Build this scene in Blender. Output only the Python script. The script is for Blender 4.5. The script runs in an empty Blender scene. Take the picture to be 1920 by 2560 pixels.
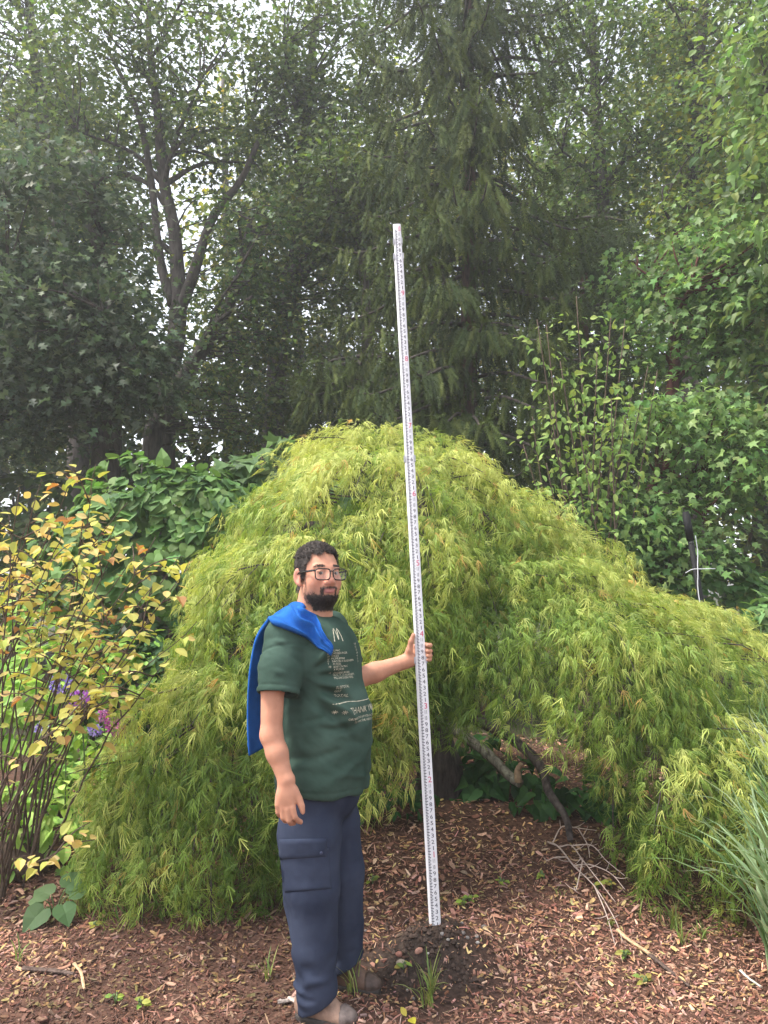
import bpy, math, random
import numpy as np
from mathutils import Vector, Matrix
from mathutils.bvhtree import BVHTree

# ------------------------------------------------------------------ camera, sky, sun, exposure
SC = bpy.context.scene
COL = SC.collection
F_PX, PITCH, CAM_Z = 1923.0, math.radians(6.0), 1.53
cam_data = bpy.data.cameras.new('camera')
cam_data.sensor_fit = 'VERTICAL'; cam_data.sensor_height = 24.0
cam_data.lens = 24.0 * F_PX / 2560.0
cam_data.clip_start = 0.05; cam_data.clip_end = 3000
cam = bpy.data.objects.new('camera', cam_data); COL.objects.link(cam)
cam.location = (0, 0, CAM_Z); cam.rotation_euler = (math.pi / 2 + PITCH, 0, 0)
SC.camera = cam

SUN_EL, SUN_AZ = math.radians(60), math.radians(262)      # clockwise from +Y: high sun behind thin cloud, to the left
world = bpy.data.worlds.new('World'); SC.world = world; world.use_nodes = True
wn = world.node_tree.nodes; wl = world.node_tree.links
bg = wn['Background']
sky = wn.new('ShaderNodeTexSky'); sky.sky_type = 'NISHITA'; sky.sun_disc = False
sky.sun_elevation = SUN_EL; sky.sun_rotation = SUN_AZ
sky.air_density = 1.0; sky.dust_density = 2.5; sky.ozone_density = 1.0
hsv = wn.new('ShaderNodeHueSaturation'); hsv.inputs['Saturation'].default_value = 0.30
wl.new(sky.outputs[0], hsv.inputs['Color']); wl.new(hsv.outputs[0], bg.inputs['Color'])
bg.inputs['Strength'].default_value = 0.15

sun_data = bpy.data.lights.new('sun', 'SUN'); sun_data.energy = 1.5; sun_data.angle = math.radians(12)
sun_data.color = (1.0, 0.95, 0.87)
sun = bpy.data.objects.new('sun', sun_data); COL.objects.link(sun)
sd = Vector((math.sin(SUN_AZ) * math.cos(SUN_EL), math.cos(SUN_AZ) * math.cos(SUN_EL), math.sin(SUN_EL)))
sun.rotation_euler = sd.to_track_quat('Z', 'Y').to_euler()
sun.location = (-6, -6, 12)

SC.view_settings.view_transform = 'Standard'; SC.view_settings.look = 'None'
SC.view_settings.gamma = 1.0; SC.view_settings.use_curve_mapping = False
SC.view_settings.exposure = 1.75
SC.render.engine = 'CYCLES'
SC.cycles.max_bounces = 6; SC.cycles.diffuse_bounces = 2; SC.cycles.glossy_bounces = 2
SC.cycles.transmission_bounces = 4; SC.cycles.transparent_max_bounces = 8; SC.cycles.volume_bounces = 1; SC.cycles.volume_max_steps = 64
SC.cycles.use_denoising = True
SC.cycles.sample_clamp_indirect = 4.0

RNG = np.random.default_rng(7)
PYR = random.Random(11)

# ------------------------------------------------------------------ photo pixel -> direction -> point at a known distance Y
def PF(fx, fy, Y):
    dx = (fx - 960.0) / F_PX; dy = (1280.0 - fy) / F_PX
    d = np.array([dx, math.cos(PITCH) - dy * math.sin(PITCH), math.sin(PITCH) + dy * math.cos(PITCH)])
    return np.array([0, 0, CAM_Z]) + d * (Y / d[1])
VS = 1920.0 / 1659.0
def P(vx, vy, Y): return PF(vx * VS, vy * VS, Y)
def pdir(vx, vy):
    d = P(vx, vy, 1.0) - np.array([0, 0, CAM_Z]); return d / np.linalg.norm(d)

# ------------------------------------------------------------------ numpy helpers
def nrm(a):
    a = np.asarray(a, float); return a / np.maximum(np.linalg.norm(a, axis=-1, keepdims=True), 1e-9)
def smooth(a, b, x):
    t = np.clip((np.asarray(x, float) - a) / (b - a), 0, 1); return t * t * (3 - 2 * t)
def _hash(i, j, k, s):
    n = (i * 374761393 + j * 668265263 + k * 2147483647 + s * 144664987) & 0xffffffff
    n = ((n ^ (n >> 13)) * 1274126177) & 0xffffffff
    return ((n ^ (n >> 16)) & 0xffff) / 65535.0
def vnoise(p, seed=0):
    p = np.asarray(p, float); f = np.floor(p); i = f.astype(np.int64); t = p - f; t = t * t * (3 - 2 * t)
    out = 0
    for a in (0, 1):
        for b in (0, 1):
            for c in (0, 1):
                w = (t[..., 0] if a else 1 - t[..., 0]) * (t[..., 1] if b else 1 - t[..., 1]) * (t[..., 2] if c else 1 - t[..., 2])
                out = out + w * _hash(i[..., 0] + a, i[..., 1] + b, i[..., 2] + c, seed)
    return out * 2 - 1
def fbm(p, seed=0, oct=3):
    p = np.asarray(p, float); o = 0; a = 0.5
    for k in range(oct): o = o + a * vnoise(p * 2 ** k, seed + k); a *= 0.5
    return o

# ------------------------------------------------------------------ objects
def tag(o, label=None, cat=None, group=None, kind=None):
    if label: o['label'] = label
    if cat: o['category'] = cat
    if group: o['group'] = group
    if kind: o['kind'] = kind
    return o
def empty(name, loc=(0, 0, 0)):
    o = bpy.data.objects.new(name, None); o.empty_display_size = 0.1
    o.location = tuple(float(v) for v in loc); COL.objects.link(o); return o
def raw_mesh(name, V, F, col=None, mat=None, smooth_shade=True):
    """F: list of int arrays (each (n,k))"""
    V = np.ascontiguousarray(V, np.float32)
    if not isinstance(F, (list, tuple)): F = [F]
    F = [np.asarray(f, np.int32) for f in F if len(f)]
    me = bpy.data.meshes.new(name)
    me.vertices.add(len(V)); me.vertices.foreach_set('co', V.ravel())
    nl = sum(f.size for f in F); npoly = sum(len(f) for f in F)
    me.loops.add(nl); me.polygons.add(npoly)
    me.loops.foreach_set('vertex_index', np.concatenate([f.ravel() for f in F]))
    tot = np.concatenate([np.full(len(f), f.shape[1], np.int32) for f in F])
    me.polygons.foreach_set('loop_start', np.concatenate([[0], np.cumsum(tot)[:-1]]).astype(np.int32))
    me.polygons.foreach_set('use_smooth', np.full(npoly, smooth_shade, bool))
    me.update(calc_edges=True)
    if col is not None:
        c = np.ones((len(V), 4), np.float32); c[:, :3] = col
        at = me.color_attributes.new('Col', 'FLOAT_COLOR', 'POINT'); at.data.foreach_set('color', c.ravel())
    if mat is not None: me.materials.append(mat)
    return me
def obj(name, me, parent=None, loc=None):
    o = bpy.data.objects.new(name, me); COL.objects.link(o)
    if loc is not None: o.location = tuple(float(v) for v in loc)
    if parent is not None: o.parent = parent
    return o
def pobj(name, V, F, parent=None, col=None, mat=None, smooth_shade=True):
    """world-space mesh under a parent Empty (unrotated): local coordinates are relative to the parent's location"""
    V = np.asarray(V, float)
    if parent is not None:
        q = parent
        while q is not None: V = V - np.array(q.location); q = q.parent
    return obj(name, raw_mesh(name, V, F, col, mat, smooth_shade), parent)

class Acc:
    """collects pieces of ONE mesh"""
    def __init__(s): s.V = []; s.F = {}; s.C = []; s.n = 0
    def add(s, V, F, c=None):
        V = np.asarray(V, float).reshape(-1, 3)
        if not isinstance(F, (list, tuple)): F = [F]
        for f in F:
            f = np.asarray(f, int)
            if f.size: s.F.setdefault(f.shape[1], []).append(f + s.n)
        s.V.append(V); s.n += len(V)
        cc = np.ones((len(V), 3)) if c is None else np.broadcast_to(np.asarray(c, float), (len(V), 3))
        s.C.append(cc); return s
    def arrays(s): return np.concatenate(s.V), [np.concatenate(f) for f in s.F.values()], np.concatenate(s.C)
    def build(s, name, parent=None, mat=None, smooth_shade=True):
        V, F, C = s.arrays(); return pobj(name, V, F, parent, C, mat, smooth_shade)

def spline(pts, n):
    """Catmull-Rom through points, n samples"""
    p = np.asarray(pts, float)
    if len(p) == 2: t = np.linspace(0, 1, n)[:, None]; return p[0] * (1 - t) + p[1] * t
    q = np.vstack([2 * p[0] - p[1], p, 2 * p[-1] - p[-2]]); m = len(p) - 1
    u = np.linspace(0, m - 1e-6, n); i = u.astype(int); t = (u - i)[:, None]
    a, b, c, d = q[i], q[i + 1], q[i + 2], q[i + 3]
    return 0.5 * (2 * b + (c - a) * t + (2 * a - 5 * b + 4 * c - d) * t ** 2 + (3 * b - a - 3 * c + d) * t ** 3)
def tube(pts, rad, seg=6, cap=True, noise=0.0, flat=1.0):
    p = np.asarray(pts, float); n = len(p); rad = np.broadcast_to(np.asarray(rad, float), (n,))
    t = nrm(np.gradient(p, axis=0)); ref = np.array([0.31, 0.17, 0.93]) if abs(t[0] @ np.array([0.31, 0.17, 0.93])) < 0.9 else np.array([1.0, 0.1, 0])
    u = np.zeros_like(p); u[0] = nrm(np.cross(t[0], ref))
    for i in range(1, n):
        v = u[i - 1] - t[i] * (u[i - 1] @ t[i]); u[i] = v / max(np.linalg.norm(v), 1e-9)
    w = np.cross(t, u); a = np.linspace(0, 2 * np.pi, seg, endpoint=False)
    r = rad[:, None] * (1 + (noise * RNG.standard_normal((n, seg)) if noise else 0))
    V = p[:, None] + u[:, None] * (np.cos(a)[None, :] * r)[..., None] + w[:, None] * (np.sin(a)[None, :] * r * flat)[..., None]
    V = V.reshape(-1, 3); i = np.arange(n - 1)[:, None] * seg; j = np.arange(seg)[None, :]; k = (j + 1) % seg
    F = np.stack([i + j, i + k, i + seg + k, i + seg + j], -1).reshape(-1, 4)
    if cap:
        V = np.vstack([V, p[:1], p[-1:]]); m = n * seg; j = np.arange(seg); k = (j + 1) % seg
        T = np.vstack([np.stack([k, j, np.full(seg, m)], 1), np.stack([(n - 1) * seg + j, (n - 1) * seg + k, np.full(seg, m + 1)], 1)])
        return V, [F, T]
    return V, [F]
def boxm(c, s, R=None):
    v = np.array([[x, y, z] for x in (-.5, .5) for y in (-.5, .5) for z in (-.5, .5)]) * np.asarray(s)
    if R is not None: v = v @ np.asarray(R).T
    f = np.array([[0, 1, 3, 2], [4, 6, 7, 5], [0, 4, 5, 1], [2, 3, 7, 6], [0, 2, 6, 4], [1, 5, 7, 3]])
    return v + np.asarray(c), [f]

# ------------------------------------------------------------------ materials
def mat_new(name):
    m = bpy.data.materials.new(name); m.use_nodes = True
    return m, m.node_tree.nodes, m.node_tree.links, m.node_tree.nodes['Principled BSDF']
def mat_plain(name, col, rough=0.6, spec=0.4, noise=0.0, nscale=30, bump=0.0, bscale=200, attr=False, metal=0.0, sheen=0.0, detail=4):
    m, N, L, b = mat_new(name)
    b.inputs['Roughness'].default_value = rough; b.inputs['Specular IOR Level'].default_value = spec
    b.inputs['Metallic'].default_value = metal
    if sheen: b.inputs['Sheen Weight'].default_value = sheen
    b.inputs['Base Color'].default_value = (*col, 1)
    src = None
    if attr:
        a = N.new('ShaderNodeAttribute'); a.attribute_name = 'Col'; src = a.outputs['Color']
    if noise:
        tc = N.new('ShaderNodeTexCoord'); nz = N.new('ShaderNodeTexNoise'); nz.inputs['Scale'].default_value = nscale; nz.inputs['Detail'].default_value = detail
        L.new(tc.outputs['Object'], nz.inputs['Vector'])
        mr = N.new('ShaderNodeMapRange'); mr.inputs[1].default_value = .3; mr.inputs[2].default_value = .7
        mr.inputs[3].default_value = 1 - noise; mr.inputs[4].default_value = 1 + noise
        L.new(nz.outputs['Fac'], mr.inputs[0])
        mx = N.new('ShaderNodeMix'); mx.data_type = 'RGBA'; mx.blend_type = 'MULTIPLY'; mx.inputs['Factor'].default_value = 1
        if src is None:
            mx.inputs['A'].default_value = (*col, 1)
        else: L.new(src, mx.inputs['A'])
        cb = N.new('ShaderNodeCombineColor')
        for k in range(3): L.new(mr.outputs[0], cb.inputs[k])
        L.new(cb.outputs[0], mx.inputs['B']); src = mx.outputs['Result']
    if src is not None: L.new(src, b.inputs['Base Color'])
    if bump:
        tc = N.new('ShaderNodeTexCoord'); nz = N.new('ShaderNodeTexNoise'); nz.inputs['Scale'].default_value = bscale; nz.inputs['Detail'].default_value = 3
        L.new(tc.outputs['Object'], nz.inputs['Vector'])
        bp = N.new('ShaderNodeBump'); bp.inputs['Strength'].default_value = bump; bp.inputs['Distance'].default_value = .004
        L.new(nz.outputs['Fac'], bp.inputs['Height']); L.new(bp.outputs[0], b.inputs['Normal'])
    return m
def mat_leaf(name, trans=0.35, rough=0.5, spec=0.35, objcols=None):
    """colour from the 'Col' attribute, or per object from a small ramp (objcols)"""
    m, N, L, b = mat_new(name)
    if objcols:
        oi = N.new('ShaderNodeObjectInfo'); rp = N.new('ShaderNodeValToRGB'); rp.color_ramp.interpolation = 'CONSTANT'
        el = rp.color_ramp.elements
        while len(el) < len(objcols): el.new(0.5)
        for i, c in enumerate(objcols): el[i].position = i / len(objcols); el[i].color = (*c, 1)
        L.new(oi.outputs['Random'], rp.inputs['Fac']); src = rp.outputs['Color']
    else:
        a = N.new('ShaderNodeAttribute'); a.attribute_name = 'Col'; src = a.outputs['Color']
    L.new(src, b.inputs['Base Color'])
    b.inputs['Roughness'].default_value = rough; b.inputs['Specular IOR Level'].default_value = spec
    tr = N.new('ShaderNodeBsdfTranslucent'); hs = N.new('ShaderNodeHueSaturation')
    hs.inputs['Saturation'].default_value = 1.15; hs.inputs['Value'].default_value = 1.3; hs.inputs['Hue'].default_value = 0.49
    L.new(src, hs.inputs['Color']); L.new(hs.outputs[0], tr.inputs['Color'])
    mx = N.new('ShaderNodeMixShader'); mx.inputs[0].default_value = trans
    out = N['Material Output']
    L.new(b.outputs[0], mx.inputs[1]); L.new(tr.outputs[0], mx.inputs[2]); L.new(mx.outputs[0], out.inputs['Surface'])
    return m
def mat_bark(name, c1, c2, scale=18, zs=0.25):
    m, N, L, b = mat_new(name)
    tc = N.new('ShaderNodeTexCoord'); mp = N.new('ShaderNodeMapping'); mp.inputs['Scale'].default_value = (1, 1, zs)
    nz = N.new('ShaderNodeTexNoise'); nz.inputs['Scale'].default_value = scale; nz.inputs['Detail'].default_value = 6; nz.inputs['Roughness'].default_value = .65
    L.new(tc.outputs['Object'], mp.inputs[0]); L.new(mp.outputs[0], nz.inputs['Vector'])
    rp = N.new('ShaderNodeValToRGB'); rp.color_ramp.elements[0].position = .36; rp.color_ramp.elements[1].position = .66
    rp.color_ramp.elements[0].color = (*c1, 1); rp.color_ramp.elements[1].color = (*c2, 1)
    L.new(nz.outputs['Fac'], rp.inputs[0]); L.new(rp.outputs[0], b.inputs['Base Color'])
    bp = N.new('ShaderNodeBump'); bp.inputs['Strength'].default_value = .7; bp.inputs['Distance'].default_value = .015
    L.new(nz.outputs['Fac'], bp.inputs['Height']); L.new(bp.outputs[0], b.inputs['Normal'])
    b.inputs['Roughness'].default_value = .85; b.inputs['Specular IOR Level'].default_value = .2
    return m

# ------------------------------------------------------------------ terrain height
def H(x, y):
    x = np.asarray(x, float); y = np.asarray(y, float)
    rise = 0.27 * smooth(2.95, 4.8, y)
    rise = rise * (1 - 0.75 * smooth(1.0, 2.4, x)) * (1 - 0.55 * smooth(-0.7, -2.0, x))
    rise = rise * (1 - .5 * smooth(6.0, 9.0, y))
    h = rise + 0.125 * np.exp(-(((x - .22) / .20) ** 2 + ((y - 3.37) / .15) ** 2) ** 1.4)
    h = h + .022 * np.exp(-(((x + .10) / .30) ** 2 + ((y - 3.0) / .20) ** 2))
    far = smooth(14, 9, y)
    p = np.stack([x * 2.2, y * 2.2, np.zeros_like(x)], -1)
    h = h + far * (0.022 * fbm(p, 3, 3) + 0.012 * vnoise(p * 5.1, 9))
    return h
def G(vx, vy, off=0.0):
    """the ground point that a photo pixel looks at"""
    d = pdir(vx, vy); t = np.arange(2.0, 12.0, .006)
    q = np.array([0, 0, CAM_Z]) + d * t[:, None]
    k = int(np.argmax(q[:, 2] <= H(q[:, 0], q[:, 1]))); p = q[k]
    p[2] = H(p[0], p[1]) + off
    return p
def onground(x, y, dz=0.0): return np.array([x, y, float(H(x, y)) + dz])
# ================================================================== leaf shapes and scattering
def tmpl(V, T): return np.array(V, float), np.array(T, int)
def fan_leaf(outline, z=None):
    """flat outline (y along the leaf) as a fan from the leaf's centre line"""
    o = np.array(outline, float); n = len(o); c = np.array([[0, .45]])
    V = np.vstack([c, o]); V = np.c_[V, .10 * np.abs(V[:, 0]) - .12 * V[:, 1] ** 2 + (.02 if z is None else z)]
    return tmpl(V, [[0, 1 + i, 1 + (i + 1) % n] for i in range(n)])
T_RHOMB = tmpl([[0, 0, 0], [.30, .45, .06], [0, 1, -.08], [-.30, .45, .06]], [[0, 1, 2], [0, 2, 3]])
T_OVAL = tmpl([[0, 0, 0], [.22, .22, .05], [.31, .5, .05], [.20, .8, -.03], [0, 1.0, -.14], [-.20, .8, -.03], [-.31, .5, .05], [-.22, .22, .05], [0, .5, -.01]],
              [[8, 0, 1], [8, 1, 2], [8, 2, 3], [8, 3, 4], [8, 4, 5], [8, 5, 6], [8, 6, 7], [8, 7, 0]])
T_HEART = tmpl([[0, .06, 0], [.16, -.04, .02], [.38, .10, .03], [.46, .36, .03], [.33, .66, .0], [0, 1.0, -.10], [-.33, .66, .0], [-.46, .36, .03], [-.38, .10, .03], [-.16, -.04, .02], [0, .45, .0]],
               [[10, i, (i + 1) % 10] for i in range(10)])
def star(lobes, depth):
    pts = []
    for k, (a, l) in enumerate(lobes):
        pts.append((math.sin(math.radians(a)) * l, .35 + math.cos(math.radians(a)) * l))
        if k < len(lobes) - 1:
            b = (a + lobes[k + 1][0]) / 2; pts.append((math.sin(math.radians(b)) * depth, .35 + math.cos(math.radians(b)) * depth))
    return pts
T_MAPLE = fan_leaf([(0, 0)] + star([(-110, .36), (-55, .55), (0, .65), (55, .55), (110, .36)], .24))
T_MAPLE3 = fan_leaf([(0, 0)] + star([(-62, .52), (0, .62), (62, .52)], .30))
T_OAK = fan_leaf([(0, 0), (-.34, .26), (-.09, .40), (-.42, .62), (-.09, .70), (0, 1.05), (.09, .70), (.42, .62), (.09, .40), (.34, .26)])
def _diss(lobes, w):
    """finely cut leaf: long curved thread-like lobes (angle, length, droop, sideways curl)"""
    V, T = [], []
    for k, (a, l, dr, cu) in enumerate(lobes):
        def q(t, o):
            aa = math.radians(a * (1 - .3 * t) + cu * t); return [math.sin(aa) * l * t + math.cos(aa) * o, math.cos(aa) * l * t - math.sin(aa) * o, .12 * math.sin(2.4 * t) - dr * t * t]
        b = len(V); V += [q(.03, -w * .6), q(.03, w * .6), q(.5, w), q(.5, -w), q(1, 0)]
        T += [[b, b + 1, b + 2], [b, b + 2, b + 3], [b + 3, b + 2, b + 4]]
    return tmpl(V, T)
T_DISS = _diss([(-52, .66, .35, 22), (-26, .92, .55, -12), (-6, 1.12, .25, 10), (16, 1.02, .65, -14), (44, .74, .4, -26)], .021)
T_DISS2 = _diss([(-34, .80, .70, 20), (-12, 1.10, .35, 14), (8, 1.18, .75, -8), (31, .85, .45, -22)], .022)
T_DISS3 = _diss([(-60, .55, .5, 34), (-20, 1.0, .75, 18), (2, 1.15, .45, 16), (22, .90, .80, 20), (55, .6, .3, 5)], .021)
def _spruce():
    V, T = [], []
    for k in range(7):
        y = k / 7.0; l = .16 * (1 - .45 * y)
        for s in (-1, 1):
            b = len(V); V += [[0, y - .03, 0], [0, y + .10, 0], [s * l, y + .17, -.03]]; T.append([b, b + 1, b + 2])
            if k % 3 == 0:
                b = len(V); V += [[0, y - .02, 0], [0, y + .10, 0], [s * l * .35, y + .15, l * .8]]; T.append([b, b + 1, b + 2])
    b = len(V); V += [[-.025, 0, 0], [.025, 0, 0], [0, 1.0, 0]]; T.append([b, b + 1, b + 2])
    return tmpl(V, T)
T_SPRUCE = _spruce()

def basis(d, n):
    d = nrm(d); x = nrm(np.cross(d, n)); nn = np.cross(x, d); return x, d, nn
def place(tm, pos, d, n, size, col):
    """many copies of a leaf as one vertex/triangle array"""
    V0, T0 = tm; x, d, nn = basis(d, n); N = len(pos); size = np.broadcast_to(np.asarray(size, float), (N,))[:, None, None]
    V = pos[:, None] + size * (V0[None, :, :1] * x[:, None] + V0[None, :, 1:2] * d[:, None] + V0[None, :, 2:] * nn[:, None])
    T = (np.arange(N)[:, None, None] * len(V0) + T0[None]).reshape(-1, 3)
    C = np.repeat(np.broadcast_to(col, (N, 3)), len(V0), 0)
    return V.reshape(-1, 3), [T], C
def leaf_objects(name, tm, mat, pos, d, n, size, col, parent, nvar=6):
    """single leaves, each an object that shares one of a few meshes"""
    x, d, nn = basis(d, n); base = np.array(parent.location); key = [raw_mesh(name, tm[0] * [1, 1, 1 + .5 * k], tm[1], np.broadcast_to(col[int(k * len(col) / nvar)], (len(tm[0]), 3)), mat, False) for k in range(nvar)]
    size = np.broadcast_to(np.asarray(size, float), (len(pos),))
    for i in range(len(pos)):
        o = bpy.data.objects.new(name, key[i % nvar]); COL.objects.link(o); o.parent = parent
        M = Matrix([[x[i, k] * size[i], d[i, k] * size[i], nn[i, k] * size[i], pos[i, k] - base[k]] for k in range(3)] + [[0, 0, 0, 1]]); o.matrix_basis = M
def palette(cols, n, g, jit=.18):
    c = np.array(cols)[g.integers(0, len(cols), n)]
    return c * (1 + jit * g.standard_normal((n, 1))).clip(.5, 1.6) * (1 + .06 * g.standard_normal((n, 3)))
def rdir(g, n): return nrm(g.standard_normal((n, 3)))

# ================================================================== ground
xs = np.concatenate([-np.geomspace(900, 3.2, 26), np.arange(-3.1, 3.6, .045), np.geomspace(3.7, 900, 26)])
ys = np.concatenate([-np.geomspace(900, .5, 20), np.arange(0, 2.0, .2), np.arange(2.0, 8.0, .045), np.geomspace(8.1, 1500, 40)])
XX, YY = np.meshgrid(xs, ys, indexing='ij'); ZZ = H(XX, YY)
V = np.stack([XX, YY, ZZ], -1).reshape(-1, 3); nx, ny = XX.shape
i, j = np.meshgrid(np.arange(nx - 1), np.arange(ny - 1), indexing='ij'); a = (i * ny + j).ravel()
soilm = np.exp(-(((V[:, 0] - .12) / .36) ** 2 + ((V[:, 1] - 3.24) / .27) ** 2) ** 1.5)
gc = np.array([.085, .045, .032]) * np.ones((len(V), 1)); gc = gc * (1 - soilm[:, None]) + np.array([.036, .026, .021]) * soilm[:, None]
gc = gc * (1 + .35 * fbm(V * [3, 3, 0], 41, 3))[:, None]
wood_far = smooth(6.0, 8.0, V[:, 1])[:, None]; gc = gc * (1 - wood_far) + np.array([.045, .045, .022]) * wood_far
m_ground = mat_plain('mulch_soil', (.1, .06, .04), .95, .15, noise=.55, nscale=46, attr=True, bump=.8, bscale=80, detail=8)
ground = pobj('ground', V, np.stack([a, a + ny, a + ny + 1, a + 1], 1), None, gc, m_ground); tag(ground, 'reddish brown wood mulch bed rising under the maple', kind='structure')

def gnormal(x, y):
    e = .03; return nrm(np.stack([-(H(x + e, y) - H(x - e, y)) / (2 * e), -(H(x, y + e) - H(x, y - e)) / (2 * e), np.ones_like(x)], -1))
g = np.random.default_rng(101)
CHIP = [tuple(min(.6, (v * .62 + mv * .38) * 1.22) for v, mv in zip(c, (.21, .098, .062))) for c in [(.150, .066, .046), (.20, .092, .064), (.29, .155, .105), (.38, .24, .17), (.31, .20, .175), (.072, .040, .032), (.048, .031, .027), (.45, .31, .21), (.24, .13, .10), (.115, .063, .050), (.10, .052, .040), (.175, .082, .057)]]
def chips(n, xr, yr, lmin, lmax, box, asp=(.18, .55), lift=.005, cols=CHIP):
    x = g.uniform(*xr, n); y = yr[0] + (yr[1] - yr[0]) * g.random(n) ** 1.25
    keep = np.ones(n, bool)
    soil = np.exp(-(((x - .12) / .33) ** 2 + ((y - 3.23) / .24) ** 2) ** 1.5); keep &= g.random(n) > soil * .88
    x, y = x[keep], y[keep]; n = len(x); nn = nrm(gnormal(x, y) + .28 * g.standard_normal((n, 3))); yaw = g.uniform(0, 6.28, n)
    d = np.stack([np.cos(yaw), np.sin(yaw), np.zeros(n)], 1); d = nrm(d - nn * (d * nn).sum(1, keepdims=True)); s = np.cross(nn, d)
    l = lmin * (lmax / lmin) ** (g.random(n) ** 1.6); w = l * g.uniform(*asp, n); t = np.minimum(.006, l * .14)
    p = np.stack([x, y, H(x, y) + lift * g.random(n) + t], 1)
    c = palette(cols, n, g, .22)
    patchy = (.95 + .6 * vnoise(p * [2.1, 2.1, 0], 55) + .3 * vnoise(p * [7, 7, 0], 56))[:, None].clip(.25, 2); c = c * patchy
    f = lambda a, b, z: p + d * (a * l / 2)[:, None] + s * (b * w / 2)[:, None] + nn * z[:, None]
    tp = g.uniform(.5, 1, n)
    bend = l * .08 * g.standard_normal(n)
    if box:
        V = np.stack([f(-1, -1 * tp, t), f(1, -.8, t), f(1, .7 * tp, t), f(-1, 1, t), f(-1, -1 * tp, -t), f(1, -.8, -t), f(1, .7 * tp, -t), f(-1, 1, -t)], 1).reshape(-1, 3)
        Q = np.array([[0, 1, 2, 3], [0, 4, 5, 1], [1, 5, 6, 2], [2, 6, 7, 3], [3, 7, 4, 0]]); k = 8
    else:
        V = np.stack([f(-1, -1 * tp, t), f(0, -1, t + bend), f(1, -.5, t), f(1, .4, t), f(0, 1, t + bend), f(-1, .8, t)], 1).reshape(-1, 3)
        Q = np.array([[0, 1, 4, 5], [1, 2, 3, 4]]); k = 6
    Fq = (np.arange(n)[:, None, None] * k + Q[None]).reshape(-1, 4)
    return V, [Fq], np.repeat(c, k, 0)
m_chip = mat_plain('wood_chip', (.2, .1, .07), .85, .2, noise=.25, nscale=120, attr=True)
acc = Acc()
acc.add(*chips(12000, (-2.0, 2.1), (2.45, 3.6), .008, .030, True))
acc.add(*chips(25000, (-2.1, 2.2), (2.45, 4.2), .005, .020, False))
acc.add(*chips(17000, (-2.1, 2.2), (2.45, 4.4), .016, .055, False, asp=(.05, .13)))
acc.add(*chips(13000, (-2.4, 2.6), (3.6, 7.5), .014, .055, False))
acc.add(*chips(9000, (-2.4, 2.6), (3.0, 6.5), .016, .034, False, cols=[(.40, .30, .13), (.30, .23, .10), (.44, .27, .12), (.27, .16, .08)]))     # fallen maple leaflets
o = acc.build('wood_chips', ground, m_chip, False); o['kind'] = 'stuff'
# the largest chips, singly
n = 300; x = g.uniform(-1.7, 1.7, n); y = 2.6 + 1.1 * g.random(n) ** 1.4
keep = (np.abs(x) < .56 * y) & ~((np.abs(x - .05) < .28) & (np.abs(y - 3.0) < .2)); x, y = x[keep], y[keep]; n = len(x)
cm = [m_chip]; meshes = []
for k in range(10):
    a = CHIP[k]; w = g.uniform(.22, .5); V = np.array([[-.5, -w * .5, 1], [.1, -w * .55, 1.2], [.5, -w * .3, 1], [.5, w * .22, 1], [0, w * .5, 1.3], [-.5, w * .4, 1]]) * [1, 1, .05]
    V = np.vstack([V, V * [1, 1, -1]]); V[:, 1] += .06 * np.sin(V[:, 0] * 5 + k)
    Q = [np.array([[0, 1, 4, 5], [1, 2, 3, 4], [11, 10, 7, 6], [10, 9, 8, 7]]), np.array([[i, 6 + i, 6 + (i + 1) % 6, (i + 1) % 6] for i in range(6)])]
    meshes.append(raw_mesh('wood_chip', V, Q, np.array(a) * 1.1, m_chip, False))
nn = nrm(gnormal(x, y) + .22 * g.standard_normal((n, 3))); yaw = g.uniform(0, 6.28, n)
for k in range(n):
    o = bpy.data.objects.new('wood_chip', meshes[g.integers(0, 10)]); COL.objects.link(o); o.parent = ground
    l = .018 + .035 * g.random() ** 2; q = Vector(nn[k]).to_track_quat('Z', 'Y').to_matrix() @ Matrix.Rotation(yaw[k], 3, 'Z')
    o.matrix_basis = Matrix.Translation((x[k], y[k], float(H(x[k], y[k])) + .006)) @ q.to_4x4() @ Matrix.Diagonal((l, l, l * .8, 1))
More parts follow.
